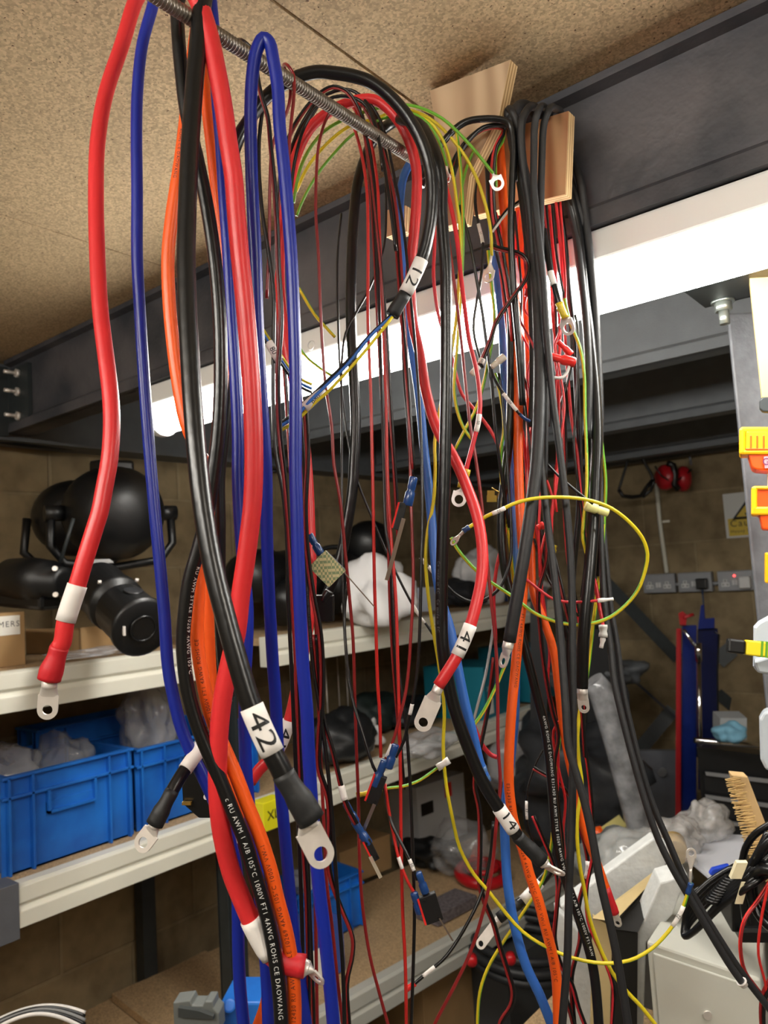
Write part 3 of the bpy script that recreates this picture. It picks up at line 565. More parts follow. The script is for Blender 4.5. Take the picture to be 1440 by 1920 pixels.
cable('matt black rubber cable slanting left to an open lug mid-bundle', 7.3, RUB,
 '930,300,1.08 932,232,1.06 940,212,1.0 952,212,.97 962,232 968,262 976,310 991,400 1004,500 1010,600 1012,700 1010,800 1005,880 996,950 981,1050 964,1150 955,1203', .96, .86,
 (('lug', 948, 1228, 940, 1252, 15, 4, .9),))
cable('matt black rubber cable passing straight down the front of the right bundle', 4.4, RUB,
 '940,300,1.07 944,226,1.05 950,208,.99 960,208,.95 968,226 972,250 978,290 992,350 1003,430 1011,520 1014,600 1012,700 1014,780 1014,860 1023,950 1036,1050 1047,1150 1055,1250 1061,1330 1066,1400 1080,1450 1095,1500 1110,1567 1125,1650 1140,1715 1156,1790 1169,1865 1179,1930 1188,1990', .93, .80)
cable('matt black rubber cable crossing over its twin near the bottom of the right bundle', 4.3, RUB,
 '1034,300,1.06 1032,222,1.04 1022,202,.98 1010,206,.93 1003,230 1001,290 1001,350 1008,430 1018,520 1023,600 1030,680 1038,760 1050,850 1062,950 1070,1050 1073,1150 1073,1250 1074,1330 1074,1433 1072,1540 1067,1660 1064,1790 1054,1925 1050,1990', .90, .83)
cable('slim black rubber cable hanging down the light diffuser in the right bundle', 4.4, RUB,
 '1056,300,1.06 1054,222,1.04 1042,204,.98 1029,206,.94 1020,232 1016,300 1014,380 1014,450 1020,560 1024,660 1022,780 1020,900', .93, .93)
cable('big glossy black cable at the right edge of the bundle, flat lug at its end', 7.2, BLK,
 '1044,262,1.06 1054,310,1.05 1066,362,1.02 1080,420 1090,500 1096,560 1106,640 1116,740 1119,830 1116,900 1114,960 1110,1020 1104,1090 1098,1150 1093,1215 1091,1290', .98, .90,
 (('lug', 1093, 1312, 1096, 1337, 13, 3, .2),))
cable('long black cable leaving the right bundle towards the grey cabinet, stripped end', 4.0, RUB,
 '1052,262,1.06 1064,310,1.05 1080,370,1.02 1098,440 1110,540 1118,640 1123,740 1125,850 1126,950 1128,1050 1134,1140 1144,1210 1152,1280 1168,1350 1186,1420 1212,1510 1235,1575 1262,1630 1300,1695 1335,1755 1372,1815 1396,1848', 1.02, .86,
 (('ferrule', 20.75, 21, TIN),))
cable('long black cable leaving the right bundle beside its stripped twin to the picture edge', 4.0, RUB,
 '1048,262,1.06 1060,310,1.05 1074,368,1.02 1088,440 1100,540 1110,640 1118,740 1122,850 1128,950 1136,1050 1145,1140 1157,1210 1167,1290 1182,1360 1202,1440 1226,1515 1252,1575 1280,1640 1312,1700 1350,1762 1395,1830 1440,1888 1480,1940', 1.04, .88)
for lb_, r_, s_ in (('fat black cable humped over the peg, going down behind the slanting one', 7.0, '1010,300,1.07 1008,225,1.05 992,202,1.0 972,200,.97 960,222,.965 962,260 978,340 990,430 998,520 1002,620 1003,720 1000,800'),
 ('black cable humped over the peg second from the front', 5.0, '1022,300,1.06 1020,225,1.04 1008,204,.99 992,202,.95 980,222,.94 977,250 980,300 992,380 1000,480 1010,580 1020,690 1024,800'),
 ('dark cable falling behind the bundle just right of the plywood', 5.0, '1040,262,1.06 1048,310,1.05 1060,360,1.02 1078,430 1090,520 1100,620 1104,720 1100,820'),
 ('black cable hanging outermost at the right of the plywood', 5.4, '1056,256,1.06 1072,292,1.05 1088,340,1.02 1096,400 1106,480 1114,560 1120,660 1124,760 1122,860 1118,960 1116,1080')):
    cable(lb_, r_, RUB, s_, 1.06, .96)
cable('black cable squeezed behind the plywood board at the right of the bundle', 4.2, BLK, '1034,262,1.06 1040,310,1.05 1046,372,1.03 1058,450 1066,540 1076,640 1082,740 1086,850 1086,950 1074,1080 1066,1200 1070,1320 1082,1440', 1.05, 1.0)
cable('black cable arching from behind the arch over to the plywood peg', 4.2, BLK,
 '790,350,.94 808,300 832,265 852,243 875,228 905,223 935,224 955,232 962,270 960,350 958,440 963,540 972,640 980,760', .94, .95)
cable('black wire arching just beneath the upper black arch to the plywood', 3.0, BLK, '850,330,.95 862,290 880,262 905,240 935,234 955,238 965,262 966,340', .95, .95)
twin('red twin wire arching over to the plywood peg', '842,330,.96 855,295 878,262 900,245 925,238 945,243 930,275 924,330 926,400 940,470 955,560 962,640', .97, .98, 1.8, (RED, BLK))
cable('thin red wire arching to the plywood beside the earth wires', 2.2, RED, '838,345,.98 852,305 872,272 900,246 925,240 938,248,.99 925,290 922,350 930,420 938,500 948,590 958,680 970,760 985,850 990,950', .98, 1.0)
earth('earth wire hooked over the plywood peg', '860,420,.98 866,350 880,300 905,258 928,246 945,256 930,290 930,350', .98, .99)
cable('light red wire running down past the batten to a yellow crimp ring', 2.6, PINK,
 '800,235,.93 808,255 827,317 845,385 857,450 864,517 873,590 880,640 893,692 899,735 900,765 896,795 890,820 882,850 874,880 869,900 866,915', .93, .87,
 (('sleeve', 10.4, 11.6, '50', 4.5), ('crimp', 14, 16, CRY, 2.1), ('ring', 857, 950, 17, .2)))
cable('thin red wire running the full height from the rod end to the bottom edge', 1.9, MAR,
 '826,300,.92 832,380 845,480 858,580 866,650 874,730 882,800 892,860 902,933 910,1017 920,1117 930,1217 933,1300 934,1400 938,1470 931,1540 921,1640 903,1720 880,1790 848,1857 813,1925 790,1990', .91, .82)
cable('red wire running down beside the 14 cable then right in a zigzag', 2.2, PINK,
 '800,250,.99 812,330 815,450 813,520 824,600 845,660 858,715 867,740 893,772 917,803 933,833 941,885 946,930 950,970 944,1012 932,1060 926,1120 930,1200', .98, .97)
cable('red wire hooked under the blue tip ending beside the orange cable', 2.8, PINK,
 '848,1230,.97 860,1270 872,1310 883,1345 893,1372 905,1398 920,1415 932,1420', .96, .95)
twin('red and black pair down the centre shelf gap to the bottom edge', '927,1233,.93 917,1317 900,1407 890,1470 899,1520 900,1600 899,1655 910,1695 925,1730 938,1777 952,1822 962,1860 958,1887 940,1915 930,1960', .93, .88, 1.6)
cable('thin glossy clear-sheathed wire slanting beside the earth wire', 1.8, mat('clear_sheath', (150, 152, 156), .12, coat=.5), '926,1170,.94 920,1210 910,1267 897,1317 885,1364', .94, .92)
cable('thin black wire making the wide U-turn above the 41 sleeve', 1.9, BLK,
 '935,700,.96 945,780 950,850 954,917 958,983 957,1050 947,1083 933,1107 907,1125 880,1127 853,1113 838,1098 818,1080 803,1062 788,1045', .95, .92,
 (('sleeve', 12, 13), ('ferrule', 13.3, 14)))
cable('thin black wire tagged 104 ending in a blue ferrule', 1.9, BLK, '905,600,.97 912,650 920,690 930,715 944,738 969,770 975,777', .96, .93, (('sleeve', 4, 5, '104', 4.2),))
cable('blue ferrule tip at the end of the 104 wire', 2.0, CRB, '975,777 984,785 994,790', .93, .93, name='wire_ferrule', cat='ferrule')
cable('thin black wire crossing in front of the batten left of the orange cable', 2.0, BLK, '862,385,.95 880,450 893,520 905,590 913,650 922,720 928,790 936,860 946,930 955,990', .95, .95)
cable('thin black wire to the tail beside the left orange legs', 1.9, BLK, '893,330,1.0 891,380 897,420 905,455 902,520 893,570 888,620 905,690', 1.0, .99, (('sleeve', 2, 3, '11', 4),))
twin('red and black twin wire stub bending right then back across the batten', '918,460,.95 935,466 953,470 978,478 990,495 986,522 967,550 950,573 930,605 920,637 907,668 900,683 884,702', .95, .93, 1.7, parts=(('sleeve', 10.3, 10.9, '50', 4), ('sleeve', 11.2, 12, '50', 4)))
twin('black and white twin wire pointing down-left under the plywood', '978,376,.97 965,385 953,393 937,413 922,434', .98, .96, 1.4, (BLK, WHT))
cable('black cable with a grey band and a yellow crimped ring over the batten', 3.6, BLK,
 '1020,430,.94 1026,470 1032,510 1039,535 1046,560 1052,580', .93, .92, (('sleeve', 2, 3), ('crimp', 4.4, 5, CRY, 1.35), ('ring', 1070, 628, 18, .5)))
cable('yellow crimp sleeve above the open ring terminal over the batten', 4.3, CRY, '1049,569 1053,580 1060,596', .917, .917, name='crimp_barrel', cat='crimp')
# tangle of thin red and black wires behind the rubber cables
tg = [
 ('thin red twin wire hanging leftmost of the tangle under the plywood', '930,398,1.01 944,450 958,500 960,560 975,620 990,650 1003,680 1008,740 1000,790 990,830 993,900 1003,980 1015,1060 1017,1150 1030,1220 1028,1280 1042,1350 1047,1420 1045,1500 1050,1560 1056,1620'),
 ('thin red wire weaving right of the orange cable', '972,395,1.02 968,440 975,510 992,560 1003,640 1012,700 1003,760 1002,830 1018,880 1038,950 1020,1010 1012,1060 1020,1130 1030,1200 1048,1290 1055,1340 1038,1370 1047,1440 1060,1500 1056,1560 1060,1610'),
 ('thin red wire curling beneath the plywood to a red boot', '985,392,1.0 998,470 990,540 984,580 996,600 1000,650 990,700 1000,790 1005,850 1012,930 1010,1000 1012,1080'),
 ('bright red wire falling at the right under the plywood edge', '1042,375,1.01 1050,450 1056,540 1060,640 1066,720 1072,790 1082,850 1088,920 1096,1000 1108,1080 1118,1110 1126,1150 1131,1170'),
 ('red wire hanging close right of the slim rubber cable', '1030,385,1.01 1037,470 1046,560 1050,650 1042,730 1045,820 1044,900 1035,960 1034,1010'),
 ('red wire dropping from the plywood into the middle of the tangle', '1012,388,1.02 1020,450 1032,520 1036,600 1042,650 1048,740 1046,840 1040,920 1044,960'),
 ('dark red wire crossing the tangle from left to right', '955,398,1.01 965,460 960,540 975,600 996,640 1010,668 1030,690'),
 ('thin red wire looping outward at the right of the tangle', '1050,375,1.01 1056,460 1060,560 1050,620 1040,650 1048,690 1058,760 1050,830 1042,880'),
]
for i, (lb, s) in enumerate(tg): cable(lb, 2.0 if i in (3, 4) else 1.6, PINK if i % 2 == 0 or i == 3 else RED, s, 1.0, .95, name='thin_wire', cat='wire')
for i, (lb, s) in enumerate([
 ('red and black twin wire twisting through the tangle at left', '945,396,1.0 952,470 965,540 975,590 968,640 978,700 1000,760 997,840 1000,900 1020,960 1025,1050 1010,1110 1013,1180 1022,1260 1035,1330 1047,1380 1040,1430 1045,1500 1055,1600 1045,1700 1040,1780 1055,1850 1075,1920 1085,1990'),
 ('red and black twin wire at the right lower side of the bundle', '1022,385,1.0 1030,460 1040,560 1043,680 1055,750 1060,850 1058,950 1066,1050 1078,1120 1095,1210 1098,1300 1095,1380 1104,1450 1110,1520 1112,1600 1100,1670 1104,1730 1130,1790 1150,1850 1148,1925 1146,1990'),
 ('red and black twin wire with a white tag beside the lower orange cable', '1000,1440,.98 1060,1480,.97 1085,1545 1098,1590 1103,1630 1093,1665 1085,1700 1088,1760 1072,1830 1075,1900 1085,1990'),
 ('dark twin wire wandering behind the black lettered cable', '1000,1530,.96 1043,1640 1044,1700 1040,1760 1052,1810 1072,1845 1085,1890 1102,1935'),
 ('red and black twin wire behind the rubber cables at chest height', '992,395,1.02 985,500 1008,600 1018,700 1020,800 1010,900 1030,1000 1052,1100 1075,1200 1090,1320 1097,1420')]):
    twin(lb, s, .98, .92, 1.45, (PINK if i % 2 else MAR, BLK), parts=(('sleeve', 3.6, 4.5, '4', 4),) if i == 2 else (), tw=12)
for i, (lb, s, r, d) in enumerate([
 ('thin black wire threading the left side of the tangle', '965,396 972,470 978,560 972,660 985,760 995,860 1000,960', 1.6, .99),
 ('thin black wire falling right of the slim rubber cable', '1035,385 1044,480 1060,570 1072,640 1068,700 1050,770 1054,850', 1.7, 1.0),
 ('thin black wire bulging right beside the yellow-green pair', '1078,590 1083,610 1083,700 1080,770 1076,830 1083,900 1092,960 1098,1040 1090,1120', 1.7, .97),
 ('thin black wire crossing right to a pale spade connector', '1024,868 1045,890 1070,912 1092,930 1112,945', 1.6, .93),
 ('thick black wire hidden behind the crossing rubber cables', '1000,880 1010,960 1022,1040 1048,1130 1064,1200', 3.5, 1.02),
 ('thin black wire curving to a white ferrule behind the loop', '1000,1010 1015,1050 1030,1090 1060,1130 1085,1155', 1.7, .98),
 ('thin black wire tagged 17 above the lower white 5 sleeve', '1030,1390 1010,1420 998,1450 990,1475 987,1520 992,1560 1010,1600', 1.5, 1.0)]):
    cable(lb, r, BLK, s, d, d-.02, (('sleeve', 3.6, 4.4, '17', 5),) if '17' in lb else (), name='thin_wire', cat='wire')
cable('black cable end with a white sleeve marked 5, lug hanging over the lowest shelf', 6.2, BLK,
 '1052,1560,1.0 1040,1610 1027,1637 1012,1655 980,1690 957,1705 935,1722', 1.0, .97, (('sleeve', 3, 4, '5', 12), ('shrink', 4.3, 6, SHR, 1.08), ('lug', 926, 1738, 896, 1777, 13, 3.4, .3)))
cable('black wire hanging towards a white collar and red ferrule at the bottom', 1.9, BLK,
 '925,1540,.90 920,1600 905,1670 880,1725 850,1775 830,1800 800,1825 780,1842 762,1855', .88, .85, (('sleeve', 5.5, 6.3), ('crimp', 7.1, 8, CRR, 1.7)))
cable('thin red wire tail with a long white ferrule poking right from the bundle', 1.7, PINK, '985,1085,.93 1013,1107 1037,1123 1067,1129 1100,1128 1133,1125 1150,1123', .92, .90, (('ferrule', 4.6, 6),))
cable('red wire ending in a grey collar and white pin at the right of the bundle', 2.3, PINK, '1108,1070,.95 1118,1100 1125,1140 1131,1172 1131,1195 1127,1215', .93, .93, (('crimp', 3, 4, mat('grey_collar', (190, 188, 184), .5), 2.4), ('ferrule', 4, 5)))
# loose terminals in the tangle
def boot(label, x0, y0, x1, y1, d, r, m, cat='connector', name='insulated_connector'):
    a, b = P(x0, y0, d), P(x1, y1, d); mb = MB(); L = (b-a).length
    mb.lathe(a, b-a, [(0, r*.75), (L*.04, r*.8), (L*.38, r*.8), (L*.45, r*.7), (L*.52, r), (L*.95, r*1.02), (L, r*.9)], 16); return mk(name, mb, m, label=label, cat=cat)
boot('red insulated boot poking right over the dark beam, white lead below', 1030, 668, 1078, 680, .92, .006, CRR)
cable('short white wire curving down from the red insulated boot', 1.8, WHT, '1068,683,.92 1064,697 1054,708 1040,708 1030,705', .92, .92, name='thin_wire', cat='wire')
boot('small red boot high in the tangle beside the diffuser', 984, 548, 1004, 552, .97, .006, CRR)
boot('red sleeved crimp with pale tip left of the red boot', 1046, 640, 1072, 665, .94, .004, CRR)
boot('clear square-bodied connector in front of the mid-blue cable', 922, 688, 946, 668, .93, .0045, mat('clear_nylon', (220, 214, 200), .2, alpha=.85))
boot('pale yellow spade connector hanging inside the big loop', 1140, 962, 1098, 948, .92, .006, mat('cream_nylon', (228, 222, 150), .4))
boot('red boot with yellow bead in the middle of the right bundle', 1008, 990, 1020, 984, .95, .005, CRR)
boot('small yellow bead hanging beneath the red boot', 1040, 1022, 1036, 1036, .95, .004, CRY)
t = thing('brass_spade_terminal', 'tiny brass spade terminal floating between red wires', 'terminal', P(922, 935, .93))
q = P(922, 935, .93); e = _n(ray(922, 935)); sx = M @ V((1, 0, 0)); sy = M @ V((0, 1, 0)); BRS = mat('brass', (206, 170, 90), .3, .9)
mk('folded_body', MB().rbox(q, sx, sy, e, .006, .004, .001).rbox(q+sy*.007-sx*.001, sx, sy, e, .0045, .003, .0007).tube([q+sx*.006, q+sx*.009+sy*.008, q+sy*.013], .0008, 6), BRS, t)
# ------------------------------------------------------------------ lever microswitches
SW = mat('switch_black', (22, 22, 24), .45, nz=.2, nscale=50); LEV = mat('lever_steel', (176, 160, 150), .3, .9)
TAPE = bpy.data.materials.new('tartan_tape_pad'); TAPE.use_nodes = True
_nt = TAPE.node_tree; _tc = _nt.nodes.new('ShaderNodeTexCoord'); _ck = _nt.nodes.new('ShaderNodeTexChecker'); _ck.inputs['Scale'].default_value = 340
_ck.inputs[1].default_value = (*s2l((206, 196, 150)), 1); _ck.inputs[2].default_value = (*s2l((128, 146, 108)), 1)
_nt.links.new(_tc.outputs['Object'], _ck.inputs[0]); _nt.links.new(_ck.outputs[0], _nt.nodes['Principled BSDF'].inputs['Base Color'])
def mswitch(label, c, ax, d, hl, hw, lever, boots, red=True, tape=False, lm=None, yaw=0.):
    q = P(c[0], c[1], d); u = (P(ax[0], ax[1], d)-q).normalized(); vw = (CAM-q).normalized(); vw = (vw-u*vw.dot(u)).normalized()
    vw = Matrix.Rotation(yaw, 3, u) @ vw; s = vw.cross(u)
    t = thing('lever_microswitch', label, 'switch', q)
    mk('switch_body', MB().rbox(q, u, s, vw, hl, hw, .0032), SW, t, .0008)
    for k in (-1, 1): mk('mounting_hole', MB().cyl(q+u*hl*.72*k+s*hw*.5*k+vw*.003, q+u*hl*.72*k+s*hw*.5*k+vw*.0036, .0013, 12), BPL, t)
    if red: mk('red_base', MB().rbox(q-s*hw*1.12, u, s, vw, hl*.95, min(hw*.28, .0010), .003), CRR, t)
    if tape: mk('tape_pad', MB().rbox(q+vw*.0042, u, s, vw, hl*.98, hw*1.05, .0008), TAPE, t)
    a, b = P(lever[0], lever[1], d-.004), P(lever[2], lever[3], d-.004); lu = (b-a).normalized(); lv = (CAM-a).normalized(); lv = (lv-lu*lv.dot(lu)).normalized(); ls = lv.cross(lu)
    mk('lever', MB().rbox((a+b)/2, lu, ls, lv, (b-a).length/2, lever[4]/2000, .0003), lm or LEV, t)
    for x0, y0, x1, y1, r in boots:
        A, B = P(x0, y0, d+.001), P(x1, y1, d+.001); L = (B-A).length
        mk('spade_boot', MB().lathe(A, B-A, [(0, r*.75), (L*.03, r*.85), (L*.4, r*.85), (L*.48, r*.7), (L*.56, r), (L*.96, r), (L, r*.9)], 16), CRB, t)
    return t
mswitch('lever microswitch with a tartan tape pad facing out, long thin lever to the right', (614, 1066), (628, 1052), .80, .0125, .0142, (634, 1060, 702, 1138, 1.2), ((580, 1002, 602, 1040, .0045),), red=False, tape=True)
mswitch('lever microswitch hanging under a long blue boot, grey steel lever slanting down', (750, 968), (742, 998), .80, .0145, .0042, (757, 972, 725, 1088, 4.2), ((776, 894, 764, 948, .0052),))
mswitch('black lever microswitch with two blue boots in front of the shelf edge', (706, 1480), (697, 1505), .78, .0150, .0062, (702, 1508, 676, 1571, 3.6), ((722, 1425, 702, 1474, .0048), (742, 1396, 728, 1440, .0046)))
mswitch('small lever microswitch low left with a chain of blue boots and clear lever', (696, 1592), (706, 1612), .765, .0115, .0035, (694, 1606, 714, 1646, 3.6), ((648, 1506, 668, 1542, .0042), (664, 1540, 692, 1583, .0046)), lm=mat('clear_lever', (200, 190, 170), .2, alpha=.55))
mswitch('dark lever microswitch lowest right, embossed face and lever pointing down-right', (808, 1702), (816, 1728), .77, .0140, .0088, (824, 1722, 849, 1764, 1.6), ((784, 1636, 798, 1674, .0042), (776, 1674, 788, 1712, .0046)))
mk('terminal_shroud', MB().rbox(P(609, 1140, .83), sx, sy, e, .010, .014, .004).cyl(P(618, 1108, .83), P(606, 1128, .83), .005), BPL, bevel=.001, label='small black plastic shroud just under the tape-pad switch', cat='connector')
t = thing('relay_module', 'black relay block with a brass prong behind the lower left lug', 'relay', P(374, 1490, .79))
q = P(376, 1478, .80); mk('relay_body', MB().prism([P(a, b, .78) for a, b in ((350, 1400), (396, 1400), (396, 1535), (372, 1535), (342, 1508), (338, 1440))], e*.03), BPL, t, .002)
mk('brass_prong', MB().pp(P(341, 1510, .775), sx*.009, sy*.003, e*.004), BRS, t); mk('screw_head', MB().cyl(P(387, 1494, .779), P(387, 1494, .777), .003, 14), TIN, t)
# ------------------------------------------------------------------ shelving along the left wall
XS = -1.675; XB = XW+.02
S1, S2 = 1.345, .905
BOARD = CHIP2
def lip(mb, x, y0, y1, ztop, h=.085):
    mb.prism([(x, y0, ztop), (x+.012, y0, ztop-.004), (x+.012, y0, ztop-h*.42), (x+.004, y0, ztop-h*.5), (x+.014, y0, ztop-h*.62), (x+.014, y0, ztop-h), (x-.03, y0, ztop-h), (x-.03, y0, ztop)], (0, y1-y0, 0))
ys1 = H(0, 395, 1255, XS).y; ysm = H(0, 500, 1230, XS).y; yend = H(0, 1010, 1330, XS).y
ya = H(0, 30, 1690, XS).y
t = thing('shelving_unit', 'long boltless shelving with cream edges and chipboard decks along the left wall', 'shelving', (XS, 1.2, 0))
def deck(nm, y0, y1, z): mk(nm, MB().box(XB, XS-.031, y0, y1, z-.02, z), BOARD, t)
def edge(y0, y1, z): m_ = MB(); lip(m_, XS-.0, y0, y1, z+.004); mk('shelf_edge', m_, CREAM, t, .0015)
deck('shelf_board', .1, ys1+.03, S1); edge(.1, ys1, S1)
deck('shelf_board', ysm, 3.3, S1); edge(ysm, 3.3, S1)
deck('shelf_board', .1, yend, S2); edge(ya, yend, S2)
GP = mat('shelf_post_grey', (96, 98, 104), .45, nz=.1, nscale=30)
mk('corner_post', MB().box(XS-.045, XS+.0165, ya-.055, ya-.0005, S2-.10, S2+.012), GP, t, .001)
def post(y, x=XS-.035, z0=0, z1=1.34, m=GPOST):
    mb = MB().box(x-.003, x+.003, y, y+.04, z0, z1).box(x, x+.04, y, y+.003, z0, z1)
    mk('upright_post', mb, m, t)
    sl = MB()
    for i in range(int((z1-z0)/.04)): sl.box(x+.0031, x+.0036, y+.014, y+.026, z0+.01+i*.04, z0+.03+i*.04)
    mk('post_slots', sl, BPL, t, kind='stuff')
post(ys1+.02, z1=S1+.02); post(ys1+.07, z1=S1+.02)
yp = H(0, 262, 1760, XB+.02).y
mk('upright_post', MB().box(XB, XB+.04, yp, yp+.045, 0, S2-.02), GPOST, t)
cable('thin black cable clipped along the dark steel above the left wall', 7, BLK, '-60,818 0,828 90,838 200,846 330,862 430,872 520,884', dep(H(0, 0, 828, XW+.085)), dep(H(0, 520, 884, XW+.085)), name='wall_cable')
# lower pallet deck behind the left bay
zl = .335
mk('shelf_board', MB().box(XB, XS-.02, .3, yp+.03, zl-.018, zl), BOARD, t)
mk('shelf_board', MB().box(XB, XS-.02, yp+.06, ysm+.1, zl-.018, zl), BOARD, t)
mk('cross_beam', MB().box(XB, XS-.03, yp+.02, yp+.05, zl-.07, zl-.02), GPOST, t)
# lowest deck on the right, set slightly askew
zd = .36
A0 = H(2, 560, 1925, zd); A1 = H(2, 1010, 1672, zd); dl = (A1-A0).normalized(); A0 = A0-dl*.25; nl = V((-dl.y, dl.x, 0)); 
if nl.x > 0: nl = -nl
t2 = thing('low_shelf', 'lowest cream-edged chipboard shelf set askew in the centre', 'shelving', A0)
LL = (A1-A0).length+.5
mk('shelf_board', MB().pp(A0+nl*.03-V((0, 0, .02)), dl*LL, nl*.52, (0, 0, .02)), BOARD, t2)
pr = [(0, 0), (.012, -.004), (.012, -.036), (.004, -.043), (.014, -.053), (.014, -.085), (-.03, -.085), (-.03, 0)]
mk('shelf_edge', MB().prism([A0-nl*a+V((0, 0, b+.004)) for a, b in pr], dl*LL), mat('grey_enamel', (186, 186, 178), .4, nz=.05, nscale=10), t2)
for f in (.1, .95):
    mk('leg', MB().box(*(sorted(((A0+dl*LL*f+nl*.06).x, (A0+dl*LL*f+nl*.1).x))), *(sorted(((A0+dl*LL*f+nl*.06).y, (A0+dl*LL*f+nl*.06).y+.04))), 0, zd-.1), GPOST, t2)
    mk('leg', MB().box(*(sorted(((A0+dl*LL*f+nl*.46).x, (A0+dl*LL*f+nl*.5).x))), *(sorted(((A0+dl*LL*f+nl*.46).y, (A0+dl*LL*f+nl*.46).y+.04))), 0, zd-.021), GPOST, t2)
# ---- things on the upper shelf
def B0(x, y, z, X=-1.92):                      # where something stands on a level surface
    q = H(2, x, y, z) if abs(H(2, x, y+.01, z).x) < 50 else V((9, 9, 9))
    if z > .8 and (q.x < XW+.1 or q.y > 3.3 or q.y < 0 or q.x > 1): q = H(0, x, y, X); q.z = z
    return q
def cbox(label, x, y, z, lx, ly, h, rz=0., m=None, open_=False, name='cardboard_box', cat='box', rot=None, group=None, bevel=.001):
    o = B0(x, y, z); o.z += .0005; a = V((cos(rz), sin(rz), 0)); b = V((-sin(rz), cos(rz), 0)); m = m or CARD
    t = thing(name, label, cat, o, group)
    if open_:
        w_ = .004; mb = MB()
        mb.pp(o, a*lx, b*ly, (0, 0, w_)); mb.pp(o, a*lx, b*w_, (0, 0, h)); mb.pp(o+b*(ly-w_), a*lx, b*w_, (0, 0, h)); mb.pp(o, a*w_, b*ly, (0, 0, h)); mb.pp(o+a*(lx-w_), a*w_, b*ly, (0, 0, h))
        mk('tray', mb, m, t)
    else:
        mk('carton', MB().pp(o, a*lx, b*ly, (0, 0, h)), m, t, bevel)
    return t, o, a, b
PAPER = mat('label_paper', (236, 234, 226), .7)
t3, o, a, b = cbox('brown cardboard box at the far left of the upper shelf with handwritten label', 48, 1246, S1, .3, .22, .125, R(180))
o = B0(48, 1246, S1); bx = XS
fo = V((o.x-0, o.y, o.z))
# label on the face that looks into the aisle
q = V((o.x+.0008, o.y-.012, S1+.118)); mk('paper_label', MB().pp(q+V((0, -.09, -.045)), (.0006, 0, 0), (0, .09, 0), (0, 0, .045)), PAPER, t3)
flat_text('handwriting', 'LAMERS', .019, q+V((.0007, -.078, -.02)), (0, 1, 0), (0, 0, 1), mat('pencil', (90, 88, 86), .8), t3)
cbox('shallow open cardboard tray behind the black spotlight on the upper shelf', 150, 1212, S1, .24, .30, .07, R(95), open_=True)
def bagmat(nm, rgb=(196, 196, 198), al=.3): return mat(nm, rgb, .1, alpha=al, nz=.25, nscale=14, bump=1., bscale=40, coat=1.)
CLR = bagmat('clear_polythene'); CLR2 = bagmat('milky_polythene', (206, 206, 210), .45)
def bag(label, x, y, z, sx_, sy_, sz_, m=CLR, amp=.25, seed=1, name='plastic_bag', cat='bag', cr=.12, fr=1.7):
    o = B0(x, y, z); c = o+V((0, 0, sz_*.96)); return mk(name, MB().blob(c, sx_, sy_, sz_, amp, fr, 28, 0, seed, cr), m, label=label, cat=cat)
bag('crumpled clear bag lying flat on the upper shelf in front of the tray', 175, 1232, S1, .06, .10, .012, CLR2, .3, 3)
SPB = mat('spotlight_black', (13, 14, 16), .42, nz=.25, nscale=15, bump=.15, bscale=120)
def spot(label, c, d, ax, prof, yoke=True, dd=0., R0=.1, n=32, discm=None):
    q = P(c[0], c[1], d); u = (P(ax[0], ax[1], d+dd)-q).normalized()
    t = thing('stage_spotlight', label, 'stage light', q)
    mk('lamp_housing', MB().lathe(q, u, prof, n), SPB, t)
    return t, q, u
# round fresnel with its yoke
t, q, u = spot('big round black stage spotlight with yoke at the back of the upper shelf', (212, 962), 1.98, (120, 955), [(-.14, .03), (-.13, .07), (-.10, .1), (-.05, .118), (0, .123), (.05, .118), (.08, .105), (.085, .1), (.2, .085), (.21, .08)], dd=.45)
mk('vent_cowl', MB().rbox(q+V((0, 0, .115)), u, u.cross(V((0, 0, 1))), V((0, 0, 1)), .05, .045, .022), SPB, t, .008)
sd = u.cross(V((0, 0, 1))).normalized()
for k in (-1, 1): mk('pivot_knob', MB().cyl(q+sd*.118*k, q+sd*.165*k, .02, 18), SPB, t)
yk = [q+sd*.15*k+V((0, 0, z)) for k, z in ((1, .0), (1.02, -.08), (.8, -.125), (0, -.14), (-.8, -.125), (-1.02, -.08), (-1, 0))]
mk('yoke', MB().tube(yk, .011, 8), SPB, t)
mk('yoke_clamp', MB().cyl(q+V((0, 0, -.15)), q+V((0, 0, -.24)), .015), SPB, t)
t, q, u = spot('second round black spotlight behind and left of the big one', (140, 972), 2.1, (80, 960), [(-.1, .05), (-.06, .095), (0, .105), (.06, .1), (.09, .085), (.16, .075)], dd=.3)
sd = u.cross(V((0, 0, 1))).normalized(); mk('yoke', MB().tube([q+sd*.12+V((0, 0, 0)), q+sd*.13+V((0, 0, -.09)), q+sd*.08+V((0, 0, -.14)), q-sd*.08+V((0, 0, -.14)), q-sd*.13+V((0, 0, -.09)), q-sd*.12], .011, 8), SPB, t)
mk('focus_lever', MB().cyl(P(113, 1055, 1.85), P(138, 972, 1.85), .0045, 8), GPOST, t)
